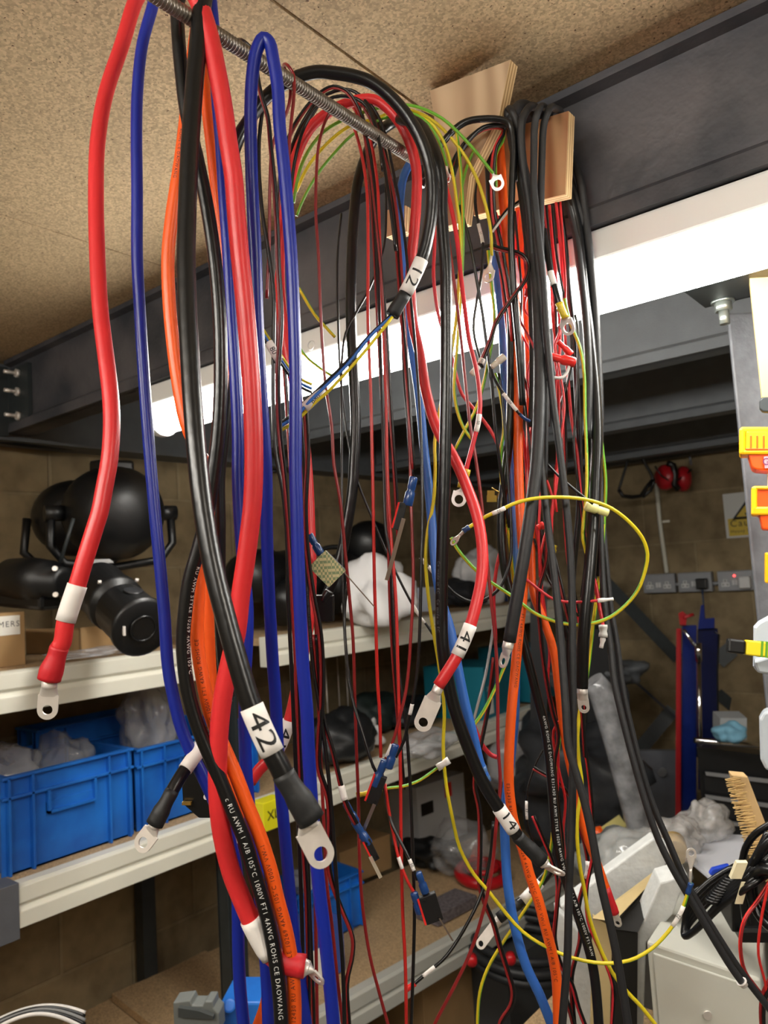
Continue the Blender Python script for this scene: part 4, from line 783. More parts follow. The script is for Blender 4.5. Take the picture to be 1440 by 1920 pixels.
# barrel profile spotlight lying forwards
t, q, u = spot('black barrel-shaped spotlight lying at the front of the upper shelf, end disc to the camera', (268, 1178), 1.545, (172, 1090), [(0, .03), (0, .056), (.004, .062), (.016, .062), (.018, .058), (.11, .057), (.112, .05), (.13, .05), (.132, .06), (.16, .062), (.162, .055), (.25, .06), (.3, .05), (.31, .03)], dd=.22)
mk('end_lens', MB().cyl(q-u*.001, q-u*.003, .024, 24).torus(q-u*.003, u, .026, .003), BPL, t)
mk('rim_clip', MB().rbox(q-u*.003+V((0, 0, .0))-u.cross(V((0, 0, 1))).normalized()*.04, V((0, 0, 1)), u.cross(V((0, 0, 1))).normalized(), u, .009, .0025, .003), TIN, t)
sq = u.cross(V((0, 0, 1))).normalized(); up2 = sq.cross(u)
mk('badge', MB().lathe(q+u*.065+up2*.0565, up2, [(0, .02), (.002, .02), (.0025, .018)], 20), mat('dark_badge', (34, 35, 38), .3), t)
mk('rating_label', MB().rbox(q+u*.27+up2*.0565, u, sq, up2, .012, .03, .0012), mat('dull_label', (150, 150, 150), .5), t)
for k in (-.045, .045): mk('screw', MB().cyl(q+u*.146+sq*k*.9+up2*.048, q+u*.146+sq*k*.9+up2*.054, .004, 10), TIN, t)
t, q, u = spot('black spotlight lying on its side at the left of the upper shelf', (122, 1092), 1.80, (20, 1085), [(0, .02), (0, .036), (.05, .038), (.052, .05), (.12, .055), (.2, .05), (.24, .03)], dd=.1)
for z in (-.03, .03): mk('screw', MB().cyl(q+u*.03+V((.035, -.02, z)), q+u*.03+V((.042, -.026, z)), .006, 10), TIN, t)
mk('mounting_foot', MB().rbox(q+u*.16+V((.0, 0, -.05)), u, u.cross(V((0, 0, 1))), V((0, 0, 1)), .11, .03, .018), SPB, t, .01)
mk('flask', MB().lathe(B0(412, 1190, S1), V((0, 0, 1)), [(0, .045), (.005, .05), (.14, .052), (.15, .048), (.152, .05), (.19, .05), (.2, .04)], 28), mat('brushed_grey', (132, 134, 138), .3, .6), label='grey metal canister on the upper shelf behind the black cables', cat='canister')
t, q, u = spot('black spotlight on the upper shelf behind the blue hairpin legs', (480, 1080), dep(H(0, 480, 1080, -1.92)), (560, 1065), [(-.09, .04), (-.07, .075), (0, .088), (.06, .085), (.1, .07), (.2, .07), (.21, .05)], dd=.2)
t, q, u = spot('matt black spotlight between the two blue hairpin legs, on the upper shelf', (545, 1120), dep(H(0, 545, 1120, -1.86)), (600, 1060), [(-.1, .03), (-.09, .06), (-.02, .075), (.05, .078), (.1, .06), (.16, .05), (.17, .03)], dd=.25)
t, q, u = spot('large glossy black spotlight beside the white cloth bag', (632, 1095), dep(H(0, 632, 1095, -1.93)), (700, 1040), [(-.1, .05), (-.09, .085), (-.02, .098), (.05, .1), (.1, .085), (.13, .06), (.14, .03)], dd=.25)
mk('yoke', MB().torus(q+V((0, 0, .02)), V((.8, -.5, .2)), .12, .009, 24, 8, a0=.3, a1=3.4), SPB, t)
dq = dep(H(0, 690, 1020, -1.9))
t, q, u = spot('black spotlight with dark lens standing behind the switch levers', (690, 1020), dq, (740, 1000), [(-.09, .04), (-.06, .08), (0, .09), (.05, .085), (.09, .07), (.1, .04)], dd=.3)
mk('stand', MB().cyl(V((q.x, q.y, S1)), q, .02).cyl(V((q.x, q.y, S1)), V((q.x, q.y, S1+.02)), .07), SPB, t)
CLOTH = mat('white_cloth', (214, 212, 212), .9, nz=.08, nscale=10, bump=.6, bscale=30)
bag('white cloth bag on the upper shelf right of the black spotlights', 724, 1172, S1, .10, .13, .11, CLOTH, .3, 9, name='cloth_bag', cr=.12, fr=1.3)
bag('white crumpled sack on the upper shelf near its right end', 905, 1085, S1, .09, .14, .13, CLOTH, .2, 12, name='cloth_bag', fr=2)
cbox('white box with blue stripe on the upper shelf behind the 41 cable', 800, 1100, S1, .14, .2, .1, R(100), mat('dull_white_card', (176, 182, 196), .6), name='printed_box')
cbox('blue printed carton on the upper shelf right of the red 41 loop', 958, 1058, S1, .12, .22, .13, R(92), mat('blue_print_card', (48, 80, 140), .5), name='printed_box')
bag('dark bundled coat lump between the upper shelf boxes', 868, 1118, S1, .09, .1, .06, mat('dark_cloth', (28, 29, 33), .8), .25, 21, name='black_bag')
bag('pale crumpled bag at the right end of the upper shelf', 985, 1045, S1, .1, .12, .05, CLOTH, .3, 31, name='plastic_bag')
# ---- middle shelf: crates
CRT = mat('crate_blue', (30, 112, 204), .42, nscale=9, rgb2=(22, 88, 176))
def crate(label, o, a, b, la, lb, h):
    t = thing('plastic_crate', label, 'crate', o); a = V(a).normalized(); b = V(b).normalized(); z = V((0, 0, 1)); w_ = .004; o = V(o)+z*.001
    mb = MB(); mb.pp(o, a*la, b*lb, z*w_)
    for oo, e1, l1, e2 in ((o, a, la, b), (o+b*(lb-w_), a, la, b)): mb.pp(oo, e1*l1, e2*w_, z*h)
    for oo, e1, l1, e2 in ((o, b, lb, a), (o+a*(la-w_), b, lb, a)): mb.pp(oo, e1*l1, e2*w_, z*h)
    mk('crate_shell', mb, CRT, t)
    rb = MB(); g = .012
    for zz in (h*.985, h*.78):                 # rim flanges
        rb.pp(o-a*g-b*g+z*(zz-.003), a*(la+2*g), b*g, z*.006); rb.pp(o-a*g+b*lb+z*(zz-.003), a*(la+2*g), b*g, z*.006)
        rb.pp(o-a*g+z*(zz-.003), a*g, b*lb, z*.006); rb.pp(o+a*la+z*(zz-.003), a*g, b*lb, z*.006)
    mk('rim', rb, CRT, t, .001)
    for f in (.0, .18, .82, 1.):
        for ob, e2, s_, l1, e1 in ((o, b, -1, la, a), (o+b*lb, b, 1, la, a)):
            pp_ = ob+e1*(l1*f*.985); zz = (0, h*.985) if f in (.18, .82) else (0, h*.985)
            mk('rib', MB().pp(pp_+z*zz[0]+(e2*-g if s_ < 0 else e2*0), e1*.005, e2*g, z*(zz[1]-zz[0])), CRT, t)
        for ob, e2, s_, l1, e1 in ((o, a, -1, lb, b), (o+a*la, a, 1, lb, b)):
            mk('rib', MB().pp(ob+e1*(l1*f*.985)+(e2*-g if s_ < 0 else e2*0), e1*.005, e2*g, z*h*.985), CRT, t)
    hb = MB()                                  # moulded handle on the long side facing the aisle
    c = o+b*0+a*(la*.42) if False else o
    for e1, l1, ob, nn in ((b, lb, o+a*la, a),):
        hb.pp(ob+e1*(l1*.30)+z*h*.52, e1*l1*.38, nn*g, z*.006); hb.pp(ob+e1*(l1*.30)+z*h*.52, e1*.006, nn*g, z*h*.26); hb.pp(ob+e1*(l1*.68)+z*h*.52, e1*.006, nn*g, z*h*.26); hb.pp(ob+e1*(l1*.30)+z*h*.52, e1*l1*.38, nn*.003, z*h*.12)
    mk('handle', hb, CRT, t); return t
c0 = H(0, 14, 1640, XS-.075); c1_ = H(0, 243, 1572, XS-.075)
crate('scuffed blue plastic crate at the left end of the middle shelf', (XS-.075-.3, c0.y, S2), (1, 0, 0), (0, 1, 0), .3, c1_.y-c0.y, .21)
y2 = H(0, 262, 1556, XS-.075).y; y3 = y2+(c1_.y-c0.y)
crate('blue plastic crate second from the left on the middle shelf', (XS-.085-.3, y2+.01, S2), (1, 0, 0), (0, 1, 0), .3, .38, .2)
def bagw(label, c, sx_, sy_, sz_, m, seed, name='plastic_bag', amp=.2, cr=.14, cat='bag'): return mk(name, MB().blob(c, sx_, sy_, sz_, amp, 2.3, 28, 0, seed, cr), m, label=label, cat=cat)
yc = (c0.y+c1_.y)/2
bagw('clear plastic bag of fittings in the left blue crate', (XS-.2, yc-.09, S2+.17), .08, .08, .075, CLR2, 5)
bagw('smaller clear bag beside it at the centre of the left crate', (XS-.2, yc+.05, S2+.165), .08, .06, .085, CLR, 8)
bagw('tall grey polythene bag rising from the second blue crate', (XS-.2, y2+.12, S2+.24), .08, .07, .12, CLR2, 14)
crate('dark blue crate stacked behind the front crates on the middle shelf', (XB+.02, c1_.y-.08, S2), (1, 0, 0), (0, 1, 0), .1, .38, .25)
# black bags, cartons beyond
BAG = mat('black_bag_cloth', (22, 24, 27), .5, nz=.3, nscale=20, bump=.4, bscale=50)
cloc = lambda x, y: B0(x, y, S2)
bag('black holdall on the middle shelf behind the thin wires', 640, 1430, S2, .10, .13, .085, BAG, .12, 17, name='black_bag')
bag('small crumpled white bag beside the black holdall', 695, 1405, S2, .03, .045, .05, CLOTH, .4, 18)
bag('second dark bag with green piping farther along the middle shelf', 712, 1370, S2, .08, .14, .075, mat('dark_green_cloth', (24, 40, 38), .6, nz=.3), .15, 19, name='black_bag')
cbox('open brown carton at the back of the middle shelf', 640, 1330, S2, .13, .3, .07, R(92), open_=True)
for x0, x1, nm in ((640, 641, 'middle'), (656, 660, 'rightmost'), (617, 620, 'leftmost')):
    q = B0(x0, 1380, S2+.001); mk('steel_rod', MB().cyl(q, V((q.x, q.y, zat(x1, 1226, q))), .0022, 8), TIN, label='%s of the three thin steel rods standing behind the black holdall' % nm, cat='rod', group='thin rods behind the holdall')
TEAL = mat('teal_card', (18, 120, 142), .5, nz=.1, nscale=8)
for lb, x, y, rz, h_ in (('teal power-tool carton nearest, on the middle shelf', 912, 1352, 95, .21), ('teal power-tool carton behind the rubber cables at the shelf end', 1006, 1318, 92, .24)):
    t, o, a, b = cbox(lb, x, y, S2, .26, .28, h_, R(rz), TEAL, name='tool_carton')
    mk('white_panel', MB().pp(o-b*.0008+a*.02+V((0, 0, .02)), a*.05, b*-.0004, (0, 0, .06)), PAPER, t)
    flat_text('printed_letters', 'XPT', .03, o+V((.0008, 0, 0))*0+a*.02-b*.001+V((0, 0, .12)), a, (0, 0, 1), PAPER, t)
bag('heap of clear packaging on the middle shelf edge under the 41 lug', 800, 1415, S2, .07, .12, .035, CLR2, .3, 27)
bag('dark tool case lump behind the 41 lug', 770, 1340, S2, .1, .14, .06, BAG, .1, 28, name='black_bag')
# yellow bin hanging between the bays
q = H(0, 472, 1556, XS+.018); q2 = H(0, 512, 1540, XS+.018); ly = q2.y-q.y
t = thing('parts_bin', 'yellow parts bin with black marking hooked on the shelf edge beside the post', 'bin', q)
mk('bin_body', MB().pp(q, (.05, 0, 0), (0, ly, 0), (0, 0, .075)), mat('signal_yellow', (226, 218, 30), .5), t, .002)
mk('label_holder', MB().pp(q+V((.02, ly+.0005, .008)), (.025, 0, 0), (0, .008, 0), (0, 0, .018)), WPL, t); mk('label_holder', MB().pp(q+V((.02, ly+.0005, .048)), (.025, 0, 0), (0, .008, 0), (0, 0, .018)), WPL, t)
flat_text('black_marking', 'XL', .036, q+V((.0505, .012, .038)), (0, 1, 0), (0, 0, 1), INK, t)
# ---- low shelf
ZL = zd+.004
LB = ZL
DLR = math.atan2(dl.y, dl.x)
cbox('brown cardboard carton low behind the microswitches, flaps up', 640, 1668, LB, .26, .2, .13, DLR)
cbox('taller brown carton stacked behind on the lowest shelf', 585, 1640, LB, .30, .2, .22, DLR)
q = B0(560, 1790, LB); crate('small bright blue crate on the lowest shelf', q, dl, nl, .26, .17, .17)
bagw('grey bag lying in the small blue crate', q+dl*.12+nl*.08+V((0, 0, .16)), .07, .06, .04, CLR2, 33)
t, o, a, b = cbox('blue and white printed box at the left end of the lowest shelf', 566, 1862, LB, .16, .12, .15, DLR, mat('blue_white_card', (58, 84, 160), .5), name='printed_box')
mk('white_panel', MB().pp(o+a*.02-b*.0008+V((0, 0, .015)), a*.09, b*-.0005, (0, 0, .08)), PAPER, t)
t, o, a, b = cbox('grey appliance box with a dark window and red square on the lowest shelf', 788, 1600, LB, .3, .22, .26, DLR, mat('light_grey_card', (190, 190, 190), .6), name='printed_box')
mk('dark_window', MB().pp(o+a*.02-b*.0008+V((0, 0, .14)), a*.075, b*-.0005, (0, 0, .05)), BPL, t); mk('red_square', MB().pp(o+a*.17-b*.0008+V((0, 0, .18)), a*.045, b*-.0005, (0, 0, .06)), CRR, t)
q = B0(905, 1650, LB); mk('red_reel', MB().torus(q+V((0, 0, .025)), (0.1, -.05, 1), .085, .02, 36, 10).torus(q+V((0, 0, .05)), (0.1, -.05, 1), .055, .01, 30, 8), mat('glossy_red', (176, 22, 30), .3), label='flat glossy red ring reel on the lowest shelf', cat='reel')
bag('clear bag with orange contents on the lowest shelf beside the red reel', 870, 1640, LB, .12, .1, .1, CLR, .2, 41)
bag('dark tangle of tools left of the red reel', 815, 1625, LB, .1, .07, .05, BAG, .35, 42, name='tool_roll')
mk('orange_tool', MB().cyl(B0(886, 1635, LB)+V((0, 0, .03)), B0(900, 1590, LB)+V((0, 0, .04)), .014), ORG, label='orange handled tool inside the clear bag', cat='tool')
t, o, a, b = cbox('speckled grey foam tray on the lowest shelf edge', 822, 1738, LB, .2, .1, .035, DLR, mat('grey_speckle_foam', (112, 104, 108), .9, nz=.5, nscale=90), name='foam_tray', cat='tray')
cbox('cardboard carton on the floor under the lowest shelf', 800, 1990, .0, .3, .3, .3, DLR)
t, o, a, b = cbox('dark grey machine base on the floor behind the blue cable', 960, 1960, 0, .35, .3, .25, DLR, mat('machine_grey', (64, 66, 68), .5), name='machine_base', cat='machine')
hs = thing('rubber_hose_coil', 'coil of black rubber hose under the lowest shelf', 'hose', B0(985, 1800, .25))
for i, (r_, z) in enumerate(((.17, .27), (.175, .30), (.165, .33))): mk('hose_turn', MB().torus(B0(985, 1800, .25)+V((0, 0, z-.25)), (.1, .0, 1), r_, .014, 40, 10), RUB, hs)
for x, y in ((885, 1795), (957, 1792)): mk('red_knob', MB().lathe(P(x, y, 1.95), -e, [(0, .013), (.02, .014), (.026, .010)], 20), mat('glossy_red', (176, 22, 30), .3), t)
# ---- bottom left corner
t = thing('grey_clamp', 'grey plastic bar clamp head at the bottom edge, left', 'clamp', P(370, 1900, 1.35))
GC = mat('clamp_grey', (112, 116, 114), .5); d_ = 1.35
mk('clamp_head', MB().prism([P(a, b, d_) for a, b in ((324, 1880), (356, 1876), (360, 1886), (380, 1886), (384, 1878), (398, 1878), (400, 1890), (410, 1900), (412, 1935), (326, 1935))], e*.03), GC, t, .002)
mk('clamp_jaw', MB().prism([P(a, b, d_-.01) for a, b in ((334, 1890), (372, 1896), (400, 1906), (400, 1912), (334, 1908))], e*.008), mat('clamp_dark', (60, 64, 64), .5), t)
mk('blue_tool_case', MB().pp(P(412, 1940, 1.4), sx*.09, sy*.058, e*.08).cyl(P(430, 1886, 1.395), P(430, 1886, 1.385), .012), CRT, bevel=.004, label='blue plastic tool case at the bottom edge beside the clamp', cat='case')
for i in range(5):
    s = ' '.join('%g,%g' % (x, 1925-34*sin(pi*(x+20)/(190+i*9))-i*4+10) for x in range(-40, 170, 20))
    cable(['white cable arc lowest left corner', 'black cable arc beneath the white one at the lower left corner', 'grey cable arc in the lower left corner', 'second black cable arc in the lower left corner', 'pale cable arc uppermost in the lower left corner'][i], 3.2, [WHT, BLK, mat('grey_cable', (130, 130, 130), .5), BLK, WHT][i], s, 1.3+i*.02, 1.35+i*.02)
# ------------------------------------------------------------------ back wall and corner
yw = YW-.001
def W(x, y): return H(1, x, y, yw)
t = thing('conduit', 'cream round conduit running down the back wall to the left socket', 'conduit', W(1255, 1075))
mk('pipe', MB().tube([W(1232, 900)+V((0, -.012, 0)), W(1239, 980)+V((0, -.012, 0)), W(1252, 1074)+V((0, -.012, 0))], .0095, 14), CREAM, t)
mk('saddle_clip', MB().pp(W(1234, 981)+V((0, -.004, 0)), (.055, 0, 0), (0, .003, 0), (0, 0, .01)), CREAM, t)
SK = mat('socket_grey_metal', (140, 142, 146), .45, .2, nz=.1); SKW = mat('socket_white', (200, 200, 200), .5)
def socket(label, x, y, plug=False, led=False):
    o = W(x, y); t = thing('double_socket', label, 'socket', o); X = V((1, 0, 0)); Z_ = V((0, 0, 1)); Yb = V((0, -1, 0))
    mk('back_box', MB().pp(o, X*.148, Yb*.038, Z_*.088), SK, t, .003); f = o+Yb*.038
    mk('face_plate', MB().pp(f+X*.002+Z_*.002, X*.144, Yb*.004, Z_*.084), SK, t, .001); f = f+Yb*.004
    for cx_ in (.033, .113):
        m_ = MB(); m_.pp(f+X*(cx_-.017)+Z_*.02, X*.034, Yb*.001, Z_*.018); m_.pp(f+X*(cx_-.008)+Z_*.036, X*.016, Yb*.001, Z_*.016); mk('outlet_insert', m_, SKW, t)
        h_ = MB(); h_.pp(f+X*(cx_-.003)+Z_*.041+Yb*.001, X*.006, Yb*.0008, Z_*.008); h_.pp(f+X*(cx_-.013)+Z_*.026+Yb*.001, X*.007, Yb*.0008, Z_*.005); h_.pp(f+X*(cx_+.006)+Z_*.026+Yb*.001, X*.007, Yb*.0008, Z_*.005); mk('pin_slots', h_, BPL, t)
    for cx_ in (.067, .08): mk('rocker_switch', MB().pp(f+X*(cx_-.005)+Z_*.026, X*.010, Yb*.004, Z_*.022), SKW, t, .001)
    if led: mk('red_indicator', MB().cyl(f+X*.073+Z_*.066, f+X*.073+Z_*.066+Yb*.003, .004, 12), mat('red_glow', (255, 60, 60), .3, emit=4.), t)
    return t, f, X, Z_, Yb
socket('left double socket in the row on the back wall, under the conduit', 1213, 1112)
t, f, X_, Z_, Yb = socket('middle double socket on the back wall with a black plug in it', 1278, 1110)
u = thing('mains_plug', 'black plug in the middle socket with a lead hanging down', 'plug', f+X_*.11+Z_*.03); mk('plug_body', MB().rbox(f+X_*.112+Z_*.036+Yb*.018, X_, Z_, Yb, .024, .024, .017), BPL, u, .006)
mk('lead', MB().tube([f+X_*.112+Z_*.01+Yb*.02, f+X_*.114-Z_*.06+Yb*.03, f+X_*.108-Z_*.16+Yb*.02, f+X_*.11-Z_*.3+Yb*.02], .004, 8), mat('blue_grey_lead', (52, 66, 92), .5), u)
t, f, X_, Z_, Yb = socket('right double socket on the back wall with red indicator and a white plug', 1352, 1108, led=True)
mk('mains_plug', MB().rbox(f+X_*.118+Z_*.036+Yb*.017, X_, Z_, Yb, .024, .026, .016), SKW, label='white plug in the right socket', cat='plug', bevel=.007)
mk('conduit_stub', MB().cyl(W(1266, 1096)+V((0, -.02, 0)), W(1281, 1095)+V((0, -.02, 0)), .009), SK, label='short grey conduit between left and middle sockets', cat='conduit')
mk('conduit_stub', MB().cyl(W(1335, 1094)+V((0, -.02, 0)), W(1354, 1093)+V((0, -.02, 0)), .009), SK, label='short grey conduit between middle and right sockets', cat='conduit')
# warning sign
t = thing('warning_sign', 'white and yellow caution sign on the back wall beside the steel post', 'sign', W(1357, 1010))
a_, b_ = W(1355, 927), W(1440, 1010); X0, X1, Zt, Zb = a_.x, a_.x+.23, a_.z, W(1357, 1010).z
mk('panel', MB().box(X0, X1, yw-.004, yw, Zb, Zt), mat('sign_white', (200, 200, 196), .5), t); sy_ = yw-.0045
SY = mat('sign_yellow', (206, 176, 44), .5)
cxs = X0+.115; mk('triangle', MB().prism([(cxs-.085, sy_, Zt-.105*1.12), (cxs+.085, sy_, Zt-.105*1.12), (cxs, sy_, Zt-.012)], (0, -.001, 0)), INK, t)
mk('triangle_field', MB().prism([(cxs-.066, sy_-.001, Zt-.107), (cxs+.066, sy_-.001, Zt-.107), (cxs, sy_-.001, Zt-.03)], (0, -.0008, 0)), SY, t)
mk('symbol', MB().box(cxs-.012, cxs+.012, sy_-.0025, sy_-.0018, Zt-.085, Zt-.055).box(cxs-.028, cxs+.028, sy_-.0025, sy_-.0018, Zt-.1, Zt-.092), INK, t)
mk('text_field', MB().box(X0+.012, X1-.012, sy_-.001, sy_, Zb+.008, Zb+.085), SY, t)
flat_text('word_caution', 'Caution', .042, (X0+.02, sy_-.0012, Zb+.062), (1, 0, 0), (0, 0, 1), INK, t, .0004)
flat_text('small_print', 'Heavy load', .02, (X0+.02, sy_-.0012, Zb+.028), (1, 0, 0), (0, 0, 1), INK, t, .0004)
# ear defenders and goggles strap hanging on the far beam
d_ = 3.45
t = thing('ear_defenders', 'red ear defenders hanging under the far beam on the back wall', 'ear defenders', P(1262, 900, d_))
for k, (x, y) in enumerate(((1250, 895), (1278, 898))):
    q = P(x, y, d_); u = (sx*(.9 if k else -.9)-e*.3).normalized()
    mk('ear_cup', MB().lathe(q, u, [(-.02, .045), (0, .058), (.02, .056), (.036, .04), (.042, .015)], 24), mat('ear_cup_red', (170, 24, 34), .35), t)
mk('headband', MB().tube([P(x, y, d_-.05) for x, y in ((1252, 868), (1262, 872), (1266, 890), (1264, 908), (1272, 918))], .014, 8), BPL, t)
mk('neck_strap', MB().tube([P(x, y, d_-.05) for x, y in ((1228, 874), (1240, 892), (1262, 906), (1286, 890), (1296, 880))], .004, 6), BPL, t)
t = thing('safety_goggles', 'black goggle frame hanging by its strap left of the red ear defenders', 'goggles', P(1195, 930, d_))
mk('strap', MB().tube([P(x, y, d_-.06) for x, y in ((1172, 824), (1190, 828), (1198, 840), (1210, 870), (1222, 890), (1226, 905), (1220, 920), (1205, 932))], .008, 8).tube([P(x, y, d_-.06) for x, y in ((1186, 830), (1175, 870), (1166, 900), (1160, 920), (1168, 930))], .006, 8), BPL, t)
mk('frame', MB().tube([P(x, y, d_-.06) for x, y in ((1160, 918), (1168, 930), (1185, 932), (1202, 930), (1214, 912), (1226, 898))], .009, 8), BPL, t)
mk('hook', MB().cyl(P(1172, 826, d_), P(1192, 824, d_), .005), TIN, t)
mk('wall_hook', MB().tube([P(x, y, d_) for x, y in ((1270, 845), (1302, 850))], .005, 6).cyl(P(1292, 848, d_), P(1296, 872, d_), .005), GP, label='small steel hook on the beam above the ear defenders', cat='hook')
# diagonal braces and far shelving frame
def bar(x0, y0, x1, y1, d0, d1, wd, th=.006):
    A, B = P(x0, y0, d0), P(x1, y1, d1); u = (B-A).normalized(); vw = (CAM-A).normalized(); vw = (vw-u*vw.dot(u)).normalized(); s = vw.cross(u)
    return MB().rbox((A+B)/2, u, s, vw, (B-A).length/2, wd/2, th/2)
t = shf = thing('shelf_frame', 'dark steel shelf frame with diagonal braces standing against the back wall', 'frame', P(1180, 1600, 3.2))
mk('diagonal_brace', bar(1120, 1075, 1272, 1235, 3.45, 3.45, .055), GPOST, t); mk('diagonal_brace', bar(1200, 1405, 1262, 1330, 3.4, 3.4, .06), GPOST, t)
mk('diagonal_brace', bar(1345, 1240, 1440, 1160, 3.4, 3.4, .07), GPOST, t); mk('diagonal_brace', bar(1345, 1300, 1440, 1380, 3.4, 3.4, .05), GPOST, t)
mk('thin_strut', bar(1160, 1250, 1266, 1345, 3.3, 3.3, .012), GALV, t)
mk('upright_post', MB().prism([P(a, b, 2.9) for a, b in ((1136, 1180), (1180, 1300), (1186, 1620), (1105, 1640), (1100, 1180))], e*.1), mat('very_dark_steel', (24, 26, 30), .6), t)
mk('upright_post', bar(1010, 1100, 1010, 1700, 2.8, 2.8, .06), mat('very_dark_steel', (24, 26, 30), .6), t)
mk('back_panel', MB().prism([P(a, b, 3.0) for a, b in ((1196, 1408), (1268, 1408), (1270, 1640), (1190, 1640))], e*.02), GP, label='grey steel panel with a round hole left of the red column', cat='panel')
mk('cable_hole', MB().cyl(P(1241, 1448, 2.998), P(1241, 1448, 2.994), .018, 20), BPL, label='round black grommet in the grey steel panel', cat='grommet')
mk('tarpaulin', MB().blob(P(1120, 1262, 3.1), .16, .14, .07, .3, 2.2, 28, 0, 51, .1), mat('grey_plastic_heap', (84, 88, 92), .6, nz=.3), label='grey bundled sheets behind the right bundle near the corner', cat='tarpaulin')
# poly-wrapped tube
mk('wrapped_pipe', MB().tube([P(x, y, 2.1) for x, y in ((1112, 1275), (1124, 1290), (1138, 1330), (1158, 1400), (1178, 1480), (1200, 1560), (1214, 1600))], [.03, .034, .035, .034, .033, .032, .03], 14), mat('film_wrap_grey', (150, 152, 156), .2, nz=.5, nscale=25, bump=.8, bscale=30, coat=.4), label='bent pipe wrapped in shiny grey film in the corner', cat='pipe')
er = ray(1320, 1300).normalized()
# folded workshop crane
NAVY = mat('crane_blue', (20, 38, 110), .35, nz=.15); CRD = mat('crane_red', (160, 30, 36), .4); CHR = mat('chrome', (210, 210, 212), .12, 1.)
t = thing('workshop_crane', 'folded blue and red workshop crane standing by the back wall', 'crane', P(1290, 1560, 2.8)); d_ = 2.8
def col(nm, x0, x1, yt, yb, d, dp, m, x2=None): return mk(nm, MB().prism([P(x0, yt, d), P(x1, yt, d), P(x1 if x2 is None else x2, yb, d), P(x0-2, yb, d)], er*dp), m, t, .003)
col('red_leg', 1268, 1277, 1178, 1550, d_-.02, .06, CRD); col('blue_leg', 1279, 1306, 1172, 1545, d_, .06, NAVY); col('mast', 1308, 1346, 1178, 1420, d_+.03, .08, mat('crane_navy', (12, 22, 66), .35))
mk('boom_tip', MB().prism([P(a, b, d_) for a, b in ((1314, 1135), (1320, 1133), (1322, 1160), (1340, 1158), (1340, 1178), (1308, 1180), (1310, 1165)) ], er*.05), NAVY, t, .002)
mk('red_hook_bracket', MB().prism([P(a, b, d_-.03) for a, b in ((1272, 1150), (1280, 1146), (1288, 1153), (1286, 1172), (1275, 1172))], er*.03).cyl(P(1282, 1158, d_-.04), P(1300, 1152, d_-.04), .006), CRD, t)
mk('pump_handle', MB().cyl(P(1282, 1180, d_-.05), P(1308, 1220, d_-.05), .006).cyl(P(1309, 1205, d_-.06), P(1310, 1240, d_-.06), .012).cyl(P(1310, 1238, d_-.06), P(1314, 1480, d_-.06), .008), CHR, t)
mk('safety_chain', MB().tube([P(x, y, d_-.02) for x, y in ((1340, 1185), (1348, 1190), (1345, 1260), (1346, 1330), (1342, 1420))], .004, 6), BPL, t)
# black tool chest
d_ = 2.45
t = thing('tool_chest', 'black tool chest with silver drawer bars at the right', 'tool chest', P(1380, 1600, d_))
BX0 = P(1318, 1568, d_); mk('chest_body', MB().prism([P(a, b, d_) for a, b in ((1306, 1400), (1450, 1418), (1450, 1600), (1322, 1575))], er*.3), mat('chest_black', (20, 21, 23), .4), t, .004)
mk('top_tray_rail', MB().cyl(P(1302, 1388, d_-.05), P(1450, 1400, d_-.05), .009), CHR, t)
for ya_, yb_ in ((1447, 1462), (1490, 1508), (1534, 1551)):
    dr = mk('drawer', MB().prism([P(a, b, d_-.004) for a, b in ((1318, ya_+6), (1450, yb_+8), (1450, yb_+40), (1322, ya_+36))], er*.004), mat('chest_drawer_black', (28, 29, 31), .4), t)
    mk('drawer_bar', MB().prism([P(a, b, d_-.02) for a, b in ((1322, ya_), (1450, yb_), (1450, yb_+8), (1324, ya_+7))], er*.015), mat('silver_trim', (176, 178, 182), .3, .6), dr)
mk('grey_carton', MB().pp(P(1350, 1388, d_-.02), sx*.085, sy*.07, e*.08), mat('pale_grey', (150, 154, 156), .6), label='small pale carton on top of the tool chest', cat='box')
mk('blue_rag', MB().blob(P(1368, 1374, d_-.09), .042, .04, .032, .2, 1.6, 20, 0, 3, .05), mat('pale_blue_cloth', (104, 152, 176), .9), label='crumpled pale blue rag on the tool chest', cat='cloth')
bag('dark clutter heap between the shelf end and the crane', 1080, 1560, .55, .22, .2, .2, mat('dark_heap', (46, 48, 52), .5, nz=.5, nscale=14, bump=.6, bscale=20), .3, 61, name='polythene_heap', cat='bag')
bag('translucent bubble-wrap heap low behind the right cables', 1010, 1500, .6, .16, .16, .16, CLR2, .3, 62, name='bubble_wrap', cat='packaging')
mk('frame_shelf', MB().rbox(P(1138, 1560, 2.25)-V((0, 0, .045)), V((1, 0, 0)), V((0, 1, 0)), V((0, 0, 1)), .16, .16, .008), GPOST, shf)
lv_ = mk('spirit_level', bar(1108, 1580, 1168, 1538, 2.2, 2.2, .035, .02), mat('alu_yellow', (170, 160, 96), .4, .4), label='short aluminium and yellow level lying right of the cables', cat='tool')
mk('orange_cap', MB().cyl(P(1112, 1566, 2.17), P(1130, 1560, 2.17), .018), ORG, lv_)
